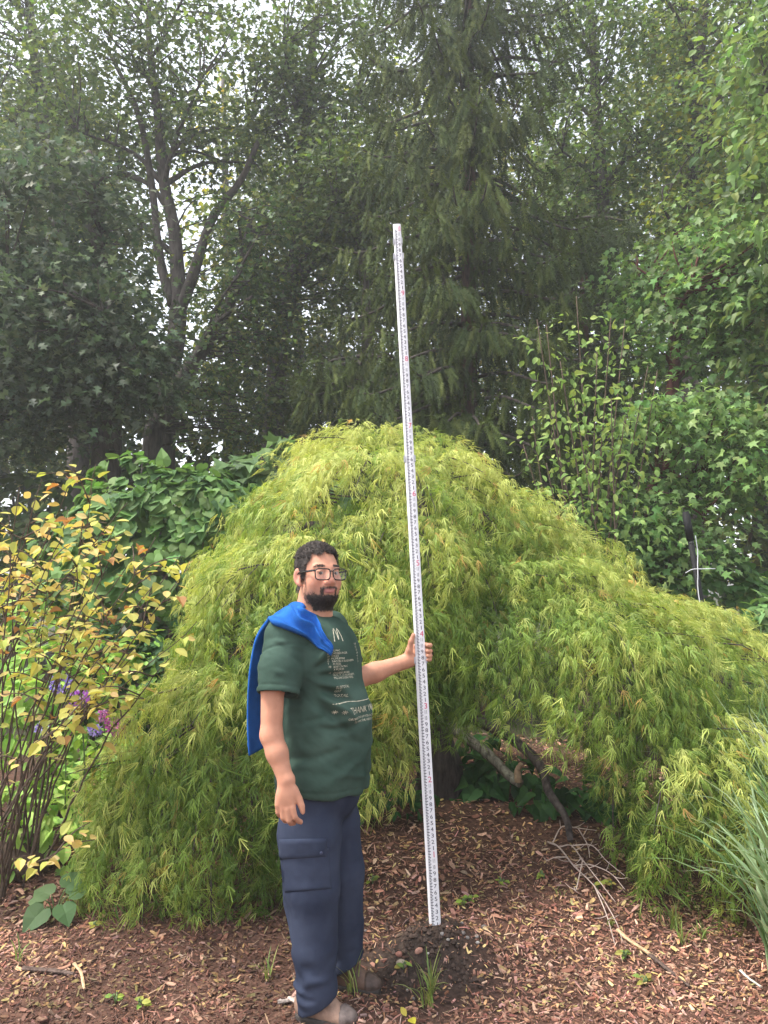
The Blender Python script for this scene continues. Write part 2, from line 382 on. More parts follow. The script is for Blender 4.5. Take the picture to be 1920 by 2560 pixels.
# ================================================================== the man
# signed-distance modelling: smooth unions of tapered capsules and ellipsoids, meshed with surface nets
class Field:
    def __init__(s, lo, hi, h):
        s.lo = np.asarray(lo, float); s.h = h
        s.n = np.ceil((np.asarray(hi) - s.lo) / h).astype(int) + 1
        s.f = np.full(s.n, 0.5, np.float32)
    def block(s, lo, hi):
        a = np.clip(np.floor((np.asarray(lo) - s.lo) / s.h).astype(int), 0, s.n - 1); b = np.clip(np.ceil((np.asarray(hi) - s.lo) / s.h).astype(int) + 1, 1, s.n)
        sl = tuple(slice(i, j) for i, j in zip(a, b))
        g = np.meshgrid(*[s.lo[k] + s.h * np.arange(a[k], b[k]) for k in range(3)], indexing='ij')
        return sl, np.stack(g, -1).astype(np.float32)
    def op(s, fn, lo, hi, k=0.01, mode='u'):
        lo = np.asarray(lo) - 0.035 - k; hi = np.asarray(hi) + 0.035 + k
        sl, g = s.block(lo, hi)
        if g.size == 0: return
        d = fn(g).astype(np.float32); f = s.f[sl]
        if mode == 'u':
            h = np.clip(0.5 + 0.5 * (f - d) / k, 0, 1); s.f[sl] = f * (1 - h) + d * h - k * h * (1 - h)
        else:                                   # subtract
            h = np.clip(0.5 - 0.5 * (f + d) / k, 0, 1); s.f[sl] = f * (1 - h) + (-d) * h + k * h * (1 - h)
    def cone(s, a, b, ra, rb, k=0.01, mode='u'):
        a = np.asarray(a, float); b = np.asarray(b, float); r = max(ra, rb); ba = b - a; L = max(ba @ ba, 1e-9)
        def fn(g):
            t = np.clip(((g - a) @ ba) / L, 0, 1)
            q = g - a - t[..., None] * ba
            return np.sqrt((q * q).sum(-1)) - (ra + (rb - ra) * t)
        s.op(fn, np.minimum(a, b) - r, np.maximum(a, b) + r, k, mode)
    def chain(s, pts, rads, k=0.01):
        for i in range(len(pts) - 1): s.cone(pts[i], pts[i + 1], rads[i], rads[i + 1], k)
    def ell(s, c, r, R=None, k=0.01, mode='u'):
        c = np.asarray(c, float); r = np.asarray(r, float); R = np.eye(3) if R is None else np.asarray(R, float)  # rows: local axes
        def fn(g):
            q = (g - c) @ R.T; k0 = np.sqrt(((q / r) ** 2).sum(-1)); k1 = np.sqrt(((q / r ** 2) ** 2).sum(-1))
            return k0 * (k0 - 1) / np.maximum(k1, 1e-6)
        m = r.max(); s.op(fn, c - m, c + m, k, mode)
    def cut(s, p, n):                           # remove everything on the +n side
        g = np.meshgrid(*[s.lo[k] + s.h * np.arange(s.n[k]) for k in range(3)], indexing='ij')
        d = sum((g[k] - p[k]) * n[k] for k in range(3)).astype(np.float32); s.f = np.maximum(s.f, d)
    def mesh(s):
        f = s.f; sg = f < 0; c = np.zeros(np.array(f.shape) - 1, np.uint8)
        offs = [(a, b, d) for a in (0, 1) for b in (0, 1) for d in (0, 1)]
        nx, ny, nz = f.shape
        for a, b, d in offs: c += sg[a:nx - 1 + a, b:ny - 1 + b, d:nz - 1 + d]
        act = (c > 0) & (c < 8); ijk = np.argwhere(act)
        idx = np.full(act.shape, -1, np.int32); idx[act] = np.arange(len(ijk))
        val = np.stack([f[ijk[:, 0] + a, ijk[:, 1] + b, ijk[:, 2] + d] for a, b, d in offs], 1)
        acc = np.zeros((len(ijk), 3)); cnt = np.zeros(len(ijk)); O = np.array(offs)
        for i in range(8):
            for j in range(i + 1, 8):
                if np.abs(O[i] - O[j]).sum() != 1: continue
                m = (val[:, i] < 0) != (val[:, j] < 0)
                t = val[m, i] / (val[m, i] - val[m, j])
                acc[m] += O[i] + t[:, None] * (O[j] - O[i]); cnt[m] += 1
        V = s.lo + s.h * (ijk + acc / cnt[:, None]); Q = []
        for ax in range(3):
            a = np.take(sg, range(f.shape[ax] - 1), ax); b = np.take(sg, range(1, f.shape[ax]), ax)
            e = np.argwhere(a != b); u, w = (ax + 1) % 3, (ax + 2) % 3
            e = e[(e[:, u] > 0) & (e[:, w] > 0) & (e[:, u] < f.shape[u] - 1) & (e[:, w] < f.shape[w] - 1)]
            inside = sg[e[:, 0], e[:, 1], e[:, 2]]
            def ci(du, dw):
                q = e.copy(); q[:, u] -= du; q[:, w] -= dw; return idx[q[:, 0], q[:, 1], q[:, 2]]
            q = np.stack([ci(1, 1), ci(0, 1), ci(0, 0), ci(1, 0)], 1)
            q[~inside] = q[~inside][:, ::-1]; Q.append(q)
        return V, np.concatenate(Q)

def vnormals(V, Q):
    n = np.cross(V[Q[:, 2]] - V[Q[:, 0]], V[Q[:, 3 % Q.shape[1]]] - V[Q[:, 1]]); N = np.zeros_like(V)
    for k in range(Q.shape[1]): np.add.at(N, Q[:, k], n)
    return nrm(N)
def relax(V, Q, it=2, lam=.5):
    for _ in range(it):
        A = np.zeros_like(V); c = np.zeros(len(V))
        for k in range(4):
            for d in (1, 3):
                np.add.at(A, Q[:, k], V[Q[:, (k + d) % 4]]); np.add.at(c, Q[:, k], 1)
        V = V + lam * (A / np.maximum(c, 1)[:, None] - V)
    return V

ALPHA = math.radians(68)
BF = np.array([math.sin(ALPHA), -math.cos(ALPHA), 0.0]); BR = np.array([BF[1], -BF[0], 0.0]); UP = np.array([0, 0, 1.0])
MO = np.array([-0.262, 3.05, 0.0])
RB = np.stack([BF, BR, UP])
def L(f, r, u): return MO + BF * f + BR * r + UP * u

# head frame
HY = math.radians(31)
HF = np.array([math.sin(HY), -math.cos(HY), 0.0]); HR = np.array([HF[1], -HF[0], 0.0])
pit = math.radians(2); HU = UP * math.cos(pit) - HF * math.sin(pit); HF = nrm(HF * math.cos(pit) + UP * math.sin(pit))
RH = np.stack([HF, HR, HU]); HC = P(688, 1240, 3.03)
def h(f, r, u): return HC + HF * f + HR * r + HU * u

SR, SL = L(-.045, .185, 1.375), L(-.03, -.185, 1.385)
ER, WR = P(586, 1588, 2.83), P(617, 1684, 2.80)
EL, WL = PF(878, 1702, 3.31), PF(1010, 1655, 3.365)

def body_field():
    f = Field((-.62, 2.66, -.02), (.27, 3.52, 1.76), .0048)
    # torso and legs (mostly under clothes)
    f.ell(L(.03, 0, 1.05), (.13, .15, .26), RB); f.ell(L(0, 0, 1.3), (.10, .16, .14), RB, .04)
    f.ell(L(0, 0, .86), (.12, .15, .14), RB, .05)
    for s in (1, -1):
        f.chain([L(.01, .08 * s, .86), L(.04, .10 * s, .48), L(.055, .108 * s, .12)], [.085, .06, .042], .03)
        f.chain([L(.04, .108 * s, .08), L(.14, .108 * s, .05)], [.035, .028], .02)
    f.cone(L(-.03, .15, 1.37), L(-.03, -.15, 1.37), .055, .055, .05)
    # neck
    f.cone(L(-.035, 0, 1.38), h(-.03, 0, -.05), .068, .060, .03)
    f.cone(L(.01, 0, 1.41), h(.02, 0, -.09), .05, .045, .03)
    # arms
    f.chain([SR, PF(682, 1715, 2.845), ER], [.05, .043, .0380], .015); f.chain([ER, ER * .6 + WR * .4, WR], [.0370, .0365, .0280], .022)
    f.chain([SL, EL], [.05, .046], .02); f.chain([EL, EL * .55 + WL * .45, WL], [.0455, .041, .030], .02)
    # right hand hanging, back of the hand to the camera
    hb = 2.785
    kn = {'i': (731, 2019), 'm': (718, 2023), 'r': (706, 2020), 'p': (695, 2011)}
    for k, (x, y) in kn.items():
        f.cone(WR + (np.array([0.012, 0, 0]) if k == 'i' else 0), PF(x, y, hb), .021 if k in 'im' else .020, .0125, .014)
    f.ell(PF(714, 1992, hb + .004), (.034, .018, .042), None, .012)
    fin = {'i': [(731, 2019, hb - .004), (737, 2043, hb - .004), (745, 2052, hb + .014), (752, 2055, hb + .026)],
           'm': [(718, 2023, hb - .006), (722, 2051, hb - .006), (728, 2058, hb + .016), (736, 2057, hb + .034)],
           'r': [(706, 2020, hb - .004), (708, 2044, hb - .003), (713, 2051, hb + .018), (721, 2050, hb + .034)],
           'p': [(695, 2011, hb + .002), (695, 2031, hb + .004), (699, 2038, hb + .020), (706, 2038, hb + .032)]}
    for k, pts in fin.items():
        q = [PF(*p) for p in pts]; r0 = .0104 if k != 'p' else .0090
        f.chain(q, [r0 + .0012, r0, r0 - .0006, r0 - .0014], .003)
    th = [PF(733, 1975, hb + .012), PF(747, 1998, hb + .010), PF(754, 2015, hb + .008), PF(757, 2030, hb + .008)]
    f.chain(th, [.019, .0135, .0115, .009], .004)
    # left hand gripping the rod from behind: thumb up its left edge, fingers round its right edge
    f.cone(WL, PF(1028, 1648, 3.372), .028, .027, .015)
    f.ell(PF(1033, 1640, 3.392), (.028, .015, .036), None, .015)
    f.ell(PF(1027, 1655, 3.368), (.018, .018, .022), None, .012)
    tl = [PF(1018, 1646, 3.366), PF(1023, 1626, 3.357), PF(1028, 1604, 3.350), PF(1033.5, 1587, 3.348)]
    f.chain(tl, [.021, .0145, .0115, .0088], .008)
    for k, (y, r0) in enumerate([(1613, .0098), (1627, .0100), (1639, .0096), (1649, .0082)]):
        q = [PF(1036, y + 4, 3.398), PF(1060, y - 1, 3.404), PF(1076, y, 3.386), PF(1074.5, y + 1, 3.358), PF(1068.5, y + 1, 3.346)]
        f.chain(q, [r0 + .003, r0 + .001, r0, r0 - .0006, r0 - .0014], .003)
    # head
    f.ell(h(-.018, 0, .034), (.093, .074, .080), RH, .01)
    f.ell(h(.030, 0, -.020), (.066, .064, .085), RH, .03)
    f.ell(h(.022, 0, -.066), (.063, .067, .046), RH, .025)
    f.ell(h(.066, 0, -.088), (.026, .028, .018), RH, .02)
    f.ell(h(.016, 0, -.094), (.050, .050, .026), RH, .025)
    for s in (1, -1):
        f.ell(h(.052, .041 * s, -.032), (.033, .027, .032), RH, .02)
        f.cone(h(.080, .016 * s, .020), h(.068, .046 * s, .021), .011, .010, .012)
        f.ell(h(.101, .031 * s, -.001), (.016, .017, .012), RH, .010, 's')
        f.ell(h(.0725, .031 * s, -.001), (.0155, .017, .0135), RH, .004)
        f.chain([h(.0850, .018 * s, .0050), h(.0870, .030 * s, .0088), h(.0825, .045 * s, .0050)], [.0032, .0040, .0034], .004)      # upper lid
        f.chain([h(.0845, .018 * s, -.0060), h(.0850, .030 * s, -.0100), h(.0815, .044 * s, -.0066)], [.0028, .0034, .0030], .005)
        f.ell(h(.097, .0155 * s, -.039), (.012, .010, .0085), RH, .006)
        # ear
        f.ell(h(-.016, .082 * s, -.010), (.020, .010, .034), np.stack([nrm(HF - .55 * s * HR), nrm(HR + .55 * s * HF), HU]), .006)
        f.ell(h(-.008, .0905 * s, -.010), (.011, .009, .022), np.stack([nrm(HF - .55 * s * HR), nrm(HR + .55 * s * HF), HU]), .003, 's')
        f.cone(h(-.008, .080 * s, -.038), h(-.004, .077 * s, -.044), .009, .008, .006)
    f.cone(h(.084, 0, .012), h(.108, 0, -.029), .0095, .0135, .012)
    f.ell(h(.105, 0, -.036), (.0125, .013, .011), RH, .008)
    f.ell(h(.084, 0, -.058), (.016, .030, .014), RH, .015)
    f.ell(h(.0970, 0, -.0640), (.009, .023, .0042), RH, .004)
    f.ell(h(.0955, 0, -.0722), (.010, .020, .0050), RH, .004)
    f.ell(h(.1065, 0, -.0680), (.009, .023, .0010), RH, .002, 's')
    return f

man = empty('person', (MO[0], MO[1], 0.0))
tag(man, 'bearded man in dark green T-shirt and navy work trousers holding a tall measuring rod', 'person')

bfield = body_field()
BV, BQ = bfield.mesh(); BV = relax(BV, BQ, 1, .4)
def to_head(V): q = V - HC; return q @ HF, q @ HR, q @ HU
hf_, hr_, hu_ = to_head(BV)
ishead = hu_ > -.14
skin = np.tile(np.array([.52, .250, .160]), (len(BV), 1))
nz = fbm(BV * 28, 5, 3)[:, None]
skin = skin * (1 + .16 * nz) * (1 + .10 * fbm(BV * 90, 6, 2)[:, None] * [1, 1.3, 1.4])
def blend(c, m): 
    global skin
    skin = skin * (1 - m[:, None]) + np.array(c) * m[:, None]
# warm cheeks, nose, ears; lips; stubble where the beard grows
blend((.60, .24, .17), .55 * np.exp(-(((hf_ - .08) / .04) ** 2 + ((np.abs(hr_) - .035) / .025) ** 2 + ((hu_ + .035) / .025) ** 2)))
blend((.62, .25, .19), .6 * np.exp(-(((hf_ - .11) / .02) ** 2 + (hr_ / .018) ** 2 + ((hu_ + .034) / .018) ** 2)))
blend((.62, .25, .19), .5 * smooth(.079, .084, np.abs(hr_)) * ishead)
lip = smooth(.088, .094, hf_) * smooth(.026, .021, np.abs(hr_)) * smooth(-.0790, -.0765, hu_) * smooth(-.0585, -.0605, hu_)
blend((.45, .17, .15), .85 * lip)
HAIRC = (.038, .029, .025)
def beard_mask(a, b, u):
    ab = np.abs(b)
    full = smooth(-.072, -.096, u - .10 * np.clip(ab - .02, 0, .05)) * smooth(.022, .038, a) * smooth(-.150, -.132, u)
    jawline = .62 * smooth(-.050, -.085, u) * smooth(-.002, .012, a) * smooth(-.125, -.110, u) * smooth(.040, .055, ab)
    side = .55 * smooth(.050, .058, ab) * smooth(.016, .006, np.abs(a - .022 + .12 * u)) * smooth(-.10, -.06, u) * smooth(.012, -.005, u)
    mst = smooth(.078, .086, a) * smooth(.034, .028, ab) * smooth(-.0500, -.0530, u + .06 * ab) * smooth(-.0635, -.0605, u) * .85
    gote = smooth(.066, .076, a) * smooth(.022, .027, ab) * smooth(.037, .031, ab) * smooth(-.052, -.057, u) * smooth(-.105, -.085, u) * .95
    soul = smooth(.08, .09, a) * smooth(.010, .006, ab) * smooth(-.079, -.082, u) * .7
    m = np.maximum.reduce([full, jawline, side, mst, gote, soul])
    lp = smooth(.085, .090, a) * smooth(.0245, .021, ab) * smooth(-.0800, -.0770, u) * smooth(-.0580, -.0600, u)
    return m * (1 - lp) * (1 - .6 * smooth(.02, .2, vnoise(np.stack([a, b, u], -1) * 320, 3)) * (m < .8))
bm_ = beard_mask(hf_, hr_, hu_) * ishead
blend(HAIRC, .68 * bm_)
hl = np.array([.05, .038, .03])
def scalp_mask(a, b, u):
    ab = np.abs(b)
    # the hairline runs over the forehead, back at the temples, down before the ear and round behind it
    hl = np.interp(u, [-.07, -.02, -.012, .015, .030, .050, .075, .095, .108, .118], [-.045, -.035, .020, .026, .030, .038, .046, .052, .064, .3])
    hl = hl + .012 * np.sin(ab * 90) * smooth(.05, .08, u) + .006 * vnoise(np.stack([a, b, u], -1) * 90, 8)
    return smooth(.004, -.003, a - hl) * smooth(-.070, -.058, u)
sm_ = scalp_mask(hf_, hr_, hu_) * ishead * (hf_ < .095)
blend(HAIRC, .8 * sm_ * (np.abs(hr_) < .0795 - .0035 * (hu_ < .02)))
# eyebrows
brow = np.exp(-((hu_ - .0235 - .004 * np.cos((np.abs(hr_) - .03) * 60)) / .0030) ** 2) * smooth(.012, .018, np.abs(hr_)) * smooth(.058, .048, np.abs(hr_)) * (hf_ > .04)
blend(HAIRC, .45 * brow)
m_skin, N_, L_, b_ = mat_new('skin')
at_ = N_.new('ShaderNodeAttribute'); at_.attribute_name = 'Col'; L_.new(at_.outputs['Color'], b_.inputs['Base Color'])
b_.inputs['Roughness'].default_value = .58; b_.inputs['Specular IOR Level'].default_value = .28
b_.inputs['Subsurface Weight'].default_value = .12; b_.inputs['Subsurface Radius'].default_value = (1.0, .35, .2); b_.inputs['Subsurface Scale'].default_value = .008
tc_ = N_.new('ShaderNodeTexCoord'); nz_ = N_.new('ShaderNodeTexNoise'); nz_.inputs['Scale'].default_value = 260; bp_ = N_.new('ShaderNodeBump'); bp_.inputs['Strength'].default_value = .18; bp_.inputs['Distance'].default_value = .002
L_.new(tc_.outputs['Object'], nz_.inputs['Vector']); L_.new(nz_.outputs['Fac'], bp_.inputs['Height']); L_.new(bp_.outputs[0], b_.inputs['Normal'])
body = pobj('body', BV, BQ, man, skin, m_skin)

# eyes
m_eye = mat_plain('eye', (.7, .68, .65), .15, .5, attr=True)
for s in (1, -1):
    u_ = np.linspace(0, np.pi, 13); v_ = np.linspace(0, 2 * np.pi, 20, endpoint=False)
    c = h(.0772, .031 * s, -.0012); look = nrm(np.array([0, 0, CAM_Z]) - c)
    x_ = nrm(np.cross(look, UP)); y_ = np.cross(x_, look); r = .0132
    V = np.array([c + r * (look * np.cos(a) + (x_ * np.cos(b) + y_ * np.sin(b)) * np.sin(a)) for a in u_ for b in v_])
    Fq = np.array([[i * 20 + j, i * 20 + (j + 1) % 20, (i + 1) * 20 + (j + 1) % 20, (i + 1) * 20 + j] for i in range(12) for j in range(20)])
    ang = np.repeat(u_, 20); cc = np.where((ang < .22)[:, None], (.01, .008, .007), np.where((ang < .55)[:, None], (.05, .025, .014), (.42, .37, .34)))
    pobj('eye', V, Fq, man, cc, m_eye)

# hair, beard and brows: short tufts rooted on the skin
m_hair = mat_plain('hair', HAIRC, .6, .25, attr=True)
def tufts(mask, n, length, wid, lift, curl, seed, wmin=.25, comb=None):
    g = np.random.default_rng(seed); w = mask[BQ].mean(1); w[w < wmin] = 0
    area = np.linalg.norm(np.cross(BV[BQ[:, 2]] - BV[BQ[:, 0]], BV[BQ[:, 3]] - BV[BQ[:, 1]]), axis=1); w = w * area
    q = BQ[g.choice(len(BQ), n, p=w / w.sum())]; a, b = g.random((2, n, 1))
    p = (BV[q[:, 0]] * (1 - a) + BV[q[:, 1]] * a) * (1 - b) + (BV[q[:, 3]] * (1 - a) + BV[q[:, 2]] * a) * b
    N = vnormals(BV, BQ)[q[:, 0]]
    d0 = comb(p) if comb is not None else -UP * np.ones((n, 1))
    swirl = np.stack([vnoise(p * 70, seed + k) for k in range(3)], 1)
    t = nrm(d0 + curl * swirl + .35 * g.standard_normal((n, 3))); t = nrm(t - N * (t * N).sum(1, keepdims=True))
    ln = length * (.6 + .7 * g.random((n, 1)))
    side = nrm(np.cross(t, N)) * wid * (.7 + .6 * g.random((n, 1)))
    p1 = p + t * ln * .5 + N * lift * (.5 + g.random((n, 1))); p2 = p + t * ln + N * lift * (.2 + 1.0 * g.random((n, 1)))
    V = np.stack([p - side, p + side, p1 + side * .8, p1 - side * .8, p2], 1).reshape(-1, 3); i = np.arange(n)[:, None] * 5
    c = np.array(HAIRC) * (.6 + 2.2 * g.random((n, 1)) ** 3); c = np.repeat(c, 5, 0)
    return V, [i + np.array([[0, 1, 2, 3]]), i + np.array([[3, 2, 4]])], c
acc = Acc(); acc.add(*tufts(sm_ * (np.abs(hr_) < .0795 - .0035 * (hu_ < .02)), 9000, .016, .0009, .008, 1.1, 21, comb=lambda p: nrm(.9 * HF * np.sign(((p - HC) @ HU) - .06)[:, None] * .6 - UP * .5)))
acc.add(*tufts(sm_ * smooth(.05, .08, hu_) * (np.abs(hr_) < .0795 - .0035 * (hu_ < .02)), 4000, .022, .0010, .014, 1.4, 22, comb=lambda p: HF * .8 + 0 * p))
hair = acc.build('hair', man, m_hair); tag(hair, 'short dark curly hair')
acc = Acc(); acc.add(*tufts(bm_ ** 2, 4500, .007, .0005, .0028, .4, 23, .12, comb=lambda p: -HU + .25 * nrm(p - HC)))
chin = bm_ * smooth(-.075, -.09, hu_) * smooth(.01, .04, hf_)
acc.add(*tufts(chin, 4200, .008, .0006, .004, .5, 24, .3, comb=lambda p: -HU + .25 * nrm(p - HC)))
beard = acc.build('beard', man, m_hair); tag(beard, 'short dark boxed beard with moustache')
acc = Acc(); acc.add(*tufts(brow, 320, .007, .0005, .0014, .3, 25, .3, comb=lambda p: nrm(HR * np.sign((p - HC) @ HR)[:, None] + .3 * UP)))
acc.build('eyebrows', man, m_hair)['kind'] = 'stuff'

# glasses
gl = empty('glasses', (0, 0, 0)); gl.location = (0, 0, 0); gl.parent = man
m_frame = mat_plain('black_acetate', (.010, .009, .010), .25, .5)
m_lens = bpy.data.materials.new('lens'); m_lens.use_nodes = True
nn = m_lens.node_tree.nodes; ll = m_lens.node_tree.links; nn.remove(nn['Principled BSDF'])
ts_ = nn.new('ShaderNodeBsdfTransparent'); gs_ = nn.new('ShaderNodeBsdfGlossy'); gs_.inputs['Roughness'].default_value = .03; mx_ = nn.new('ShaderNodeMixShader'); fr_ = nn.new('ShaderNodeFresnel'); fr_.inputs[0].default_value = 1.5
ll.new(fr_.outputs[0], mx_.inputs[0]); ll.new(ts_.outputs[0], mx_.inputs[1]); ll.new(gs_.outputs[0], mx_.inputs[2]); ll.new(mx_.outputs[0], nn['Material Output'].inputs['Surface'])
def lens_path(s, shrink=0.0, n=28):
    out = []; w, hh, pw = .0292 - shrink, .0210 - shrink, 4.5
    for a in np.linspace(0, 2 * np.pi, n, endpoint=False):
        ca, sa = math.cos(a), math.sin(a); k = (abs(ca) ** pw + abs(sa) ** pw) ** (-1 / pw)
        x, y = ca * k * w, sa * k * hh
        x *= 1 + .05 * (y / hh)
        r = .0360 + x; out.append(h(.1140 - 2.2 * r * r, r * s, -.0075 + y))
    return np.array(out)
acc = Acc()
for s in (1, -1):
    p = lens_path(s); p = np.vstack([p, p[:2]])
    acc.add(*tube(p, .0026, 6, False))
    acc.add(*tube(np.array([h(.1140 - 2.2 * .065 ** 2, .0650 * s, .007), h(.098, .0715 * s, .007), h(.05, .0775 * s, .006), h(0, .0830 * s, .005), h(-.03, .0830 * s, -.010)]), [.0034, .0042, .0040, .0030, .0020], 6))
acc.add(*tube(np.array([h(.1105, -.0085, .003), h(.1145, 0, .0055), h(.1105, .0085, .003)]), .0024, 6))
fr = acc.build('frame', gl, m_frame)
for s in (1, -1):
    p = lens_path(s, .0008); c = p.mean(0); V = np.vstack([p, c]); n = len(p)
    pobj('lens', V, np.array([[i, (i + 1) % n, n] for i in range(n)]), gl, None, m_lens)

# ---------------------------------------------------------------- clothing
def fold(V, N, segs):
    """soft creases: each (a, b, width, amplitude) is a ridge (or groove, negative) along the line a-b"""
    d = np.zeros(len(V))
    for a, b, w, amp in segs:
        a = np.asarray(a); b = np.asarray(b); ba = b - a
        t = np.clip((V - a) @ ba / (ba @ ba), 0, 1); q = V - a - t[:, None] * ba
        d += amp * np.exp(-((q * q).sum(1)) / w ** 2) * np.sin(np.pi * (.08 + .84 * t))
    return V + N * d[:, None]
def m_cloth(name, col, noise=.18, scale=9, weave=900, bump=.12, fade=None):
    m, N, Lk, b = mat_new(name)
    tc = N.new('ShaderNodeTexCoord')
    n1 = N.new('ShaderNodeTexNoise'); n1.inputs['Scale'].default_value = scale; n1.inputs['Detail'].default_value = 5
    n2 = N.new('ShaderNodeTexNoise'); n2.inputs['Scale'].default_value = weave; n2.inputs['Detail'].default_value = 1
    Lk.new(tc.outputs['Object'], n1.inputs['Vector']); Lk.new(tc.outputs['Object'], n2.inputs['Vector'])
    rp = N.new('ShaderNodeValToRGB'); rp.color_ramp.elements[0].position = .3; rp.color_ramp.elements[1].position = .72
    c = np.array(col); c2 = np.array(fade) if fade is not None else c * (1 + noise)
    rp.color_ramp.elements[0].color = (*(c * (1 - noise)), 1); rp.color_ramp.elements[1].color = (*c2, 1)
    Lk.new(n1.outputs['Fac'], rp.inputs[0])
    mx = N.new('ShaderNodeMix'); mx.data_type = 'RGBA'; mx.blend_type = 'MULTIPLY'; mx.inputs['Factor'].default_value = .35
    Lk.new(rp.outputs[0], mx.inputs['A']); Lk.new(n2.outputs['Fac'], mx.inputs['B']); Lk.new(mx.outputs['Result'], b.inputs['Base Color'])
    bp = N.new('ShaderNodeBump'); bp.inputs['Strength'].default_value = bump; bp.inputs['Distance'].default_value = .003
    Lk.new(n2.outputs['Fac'], bp.inputs['Height']); Lk.new(bp.outputs[0], b.inputs['Normal'])
    b.inputs['Roughness'].default_value = .95; b.inputs['Specular IOR Level'].default_value = .06
    return m
m_shirt = m_cloth('green_cotton', (.046, .088, .066), .35, 5, 700, .2, (.074, .122, .096))
m_pants = m_cloth('navy_twill', (.034, .044, .078), .25, 6, 900, .15, (.056, .068, .108))
m_fleece = m_cloth('blue_fleece', (.026, .135, .47), .25, 14, 420, .5)

f = Field((-.62, 2.66, .70), (.03, 3.52, 1.52), .0058)
f.ell(L(.030, 0, 1.27), (.140, .178, .175), RB, .01)
f.ell(L(.042, 0, 1.03), (.178, .178, .235), RB, .06)
f.ell(L(.030, 0, .84), (.176, .190, .19), RB, .06)
f.cone(L(-.035, .155, 1.365), L(-.035, -.155, 1.365), .072, .072, .05)
f.cone(L(-.04, .06, 1.405), L(-.04, -.06, 1.405), .062, .062, .05)
se = P(600, 1500, 2.835)                                        # right sleeve mouth
f.chain([SR + np.array([0, 0, -.005]), SR * .45 + se * .55, se + (se - SR) * .2], [.074, .074, .079], .03)
sl = SL * .28 + EL * .72
f.chain([SL, sl, sl + (EL - SL) * .3], [.072, .070, .072], .03)
f.cut(L(0, 0, .785), np.array([0, 0, -1.0]))
# sleeve mouths, hollow inside
def cut_sleeve(f, a, e, rad, hollow):
    ax = nrm(e - a)
    def fn(g):
        t = (g - e) @ ax; q = g - e - t[..., None] * ax; return np.maximum(-t, np.sqrt((q * q).sum(-1)) - rad)
    f.op(fn, np.minimum(e, e + ax * .12) - rad, np.maximum(e, e + ax * .12) + rad, .004, 's')
    f.cone(e - ax * .05, e + ax * .05, hollow - .01, hollow, .004, 's')
cut_sleeve(f, SR, se, .105, .070); cut_sleeve(f, SL, sl, .095, .062)
f.cone(L(-.045, 0, 1.43), L(.005, 0, 1.50), .070, .085, .008, 's')  # neck hole
SV, SQ = f.mesh(); SV = relax(SV, SQ, 3, .5); SN = vnormals(SV, SQ)
g_ = np.random.default_rng(5); segs = []
ap = L(.09, .16, 1.26)
# creases fanning from the near armpit across the chest and belly
for (fx, r_, u, w, amp) in [(.20, .05, 1.23, .016, -.006), (.21, .06, 1.17, .018, .008), (.22, .05, 1.12, .016, -.007), (.22, .07, 1.06, .02, .008), (.20, .09, 1.00, .02, -.007),
                            (.12, .13, 1.34, .018, .006), (.17, .10, 1.31, .016, -.006)]:
    segs.append((L(.075, .185, 1.205 + .3 * (u - 1.17)), L(fx, r_, u), w * .8, amp * 1.5))
for _ in range(26):
    a = g_.uniform(-1.3, 1.6); u = g_.uniform(.82, 1.15); ln = g_.uniform(.06, .18); sl_ = g_.uniform(-.5, .3)
    rr = .185
    A = L(.04 + rr * math.cos(a), rr * math.sin(a), u); B = L(.04 + rr * math.cos(a + ln / rr), rr * math.sin(a + ln / rr), u + sl_ * ln)
    segs.append((A, B, g_.uniform(.010, .022), g_.choice([-1, 1]) * g_.uniform(.002, .0045)))
axs = nrm(se - SR)
for k in range(16):                                              # sleeve wrinkles
    t = g_.uniform(.05, .95); c = SR + (se - SR) * t; a = g_.uniform(0, 6.28); e1 = nrm(np.cross(axs, UP + .1)); e2 = np.cross(axs, e1)
    A = c + .078 * (e1 * math.cos(a) + e2 * math.sin(a)); a2 = a + g_.uniform(.5, 1.2); B = c + axs * g_.uniform(-.03, .03) + .078 * (e1 * math.cos(a2) + e2 * math.sin(a2))
    segs.append((A, B, g_.uniform(.007, .014), g_.choice([-1, 1]) * g_.uniform(.0015, .0035)))
az0 = np.arctan2((SV - MO) @ BR, (SV - MO) @ BF)
SV = fold(SV, SN, [(a, b, w, amp * 2.3) for a, b, w, amp in segs]); SV = SV + SN * (.004 * fbm(SV * 9, 12, 3) + .0045 * fbm(np.stack([az0 * 2.2, (SV[:, 2] + .05 * np.sin(az0 * 3)) * 24, SV[:, 0] * 2], 1), 77, 3) * smooth(1.34, 1.2, SV[:, 2]) + .0018 * fbm(SV * [40, 40, 60], 78, 2))[:, None]
# vertical soft waves towards the hem, hem and cuff rolls
az = np.arctan2((SV - MO) @ BR, (SV - MO) @ BF); zz = SV[:, 2]
SV = SV + SN * (.006 * smooth(1.02, .80, zz) * np.sin(az * 7 + 2 * np.sin(az * 2)) * smooth(.70, .76, zz))[:, None]
hemz = .785
SV = SV + SN * (.0025 * np.exp(-((zz - hemz - .026) / .0045) ** 2) * (np.linalg.norm((SV - MO)[:, :2], axis=1) < .26) * -1)[:, None]
tse = (SV - se) @ axs; nearsl = np.linalg.norm(SV - se - tse[:, None] * axs, axis=1) < .1
SV = SV - SN * (.0028 * np.exp(-((tse + .024) / .004) ** 2) * nearsl)[:, None]
tss = (SV - (SR * .72 + se * .28)) @ nrm(axs + .25 * BF); SV = SV - SN * (.0035 * np.exp(-(tss / .0045) ** 2) * (np.linalg.norm(SV - (SR * .72 + se * .28), axis=1) < .1) * ((SV - SR) @ BR > -.03))[:, None]
SN = vnormals(SV, SQ)
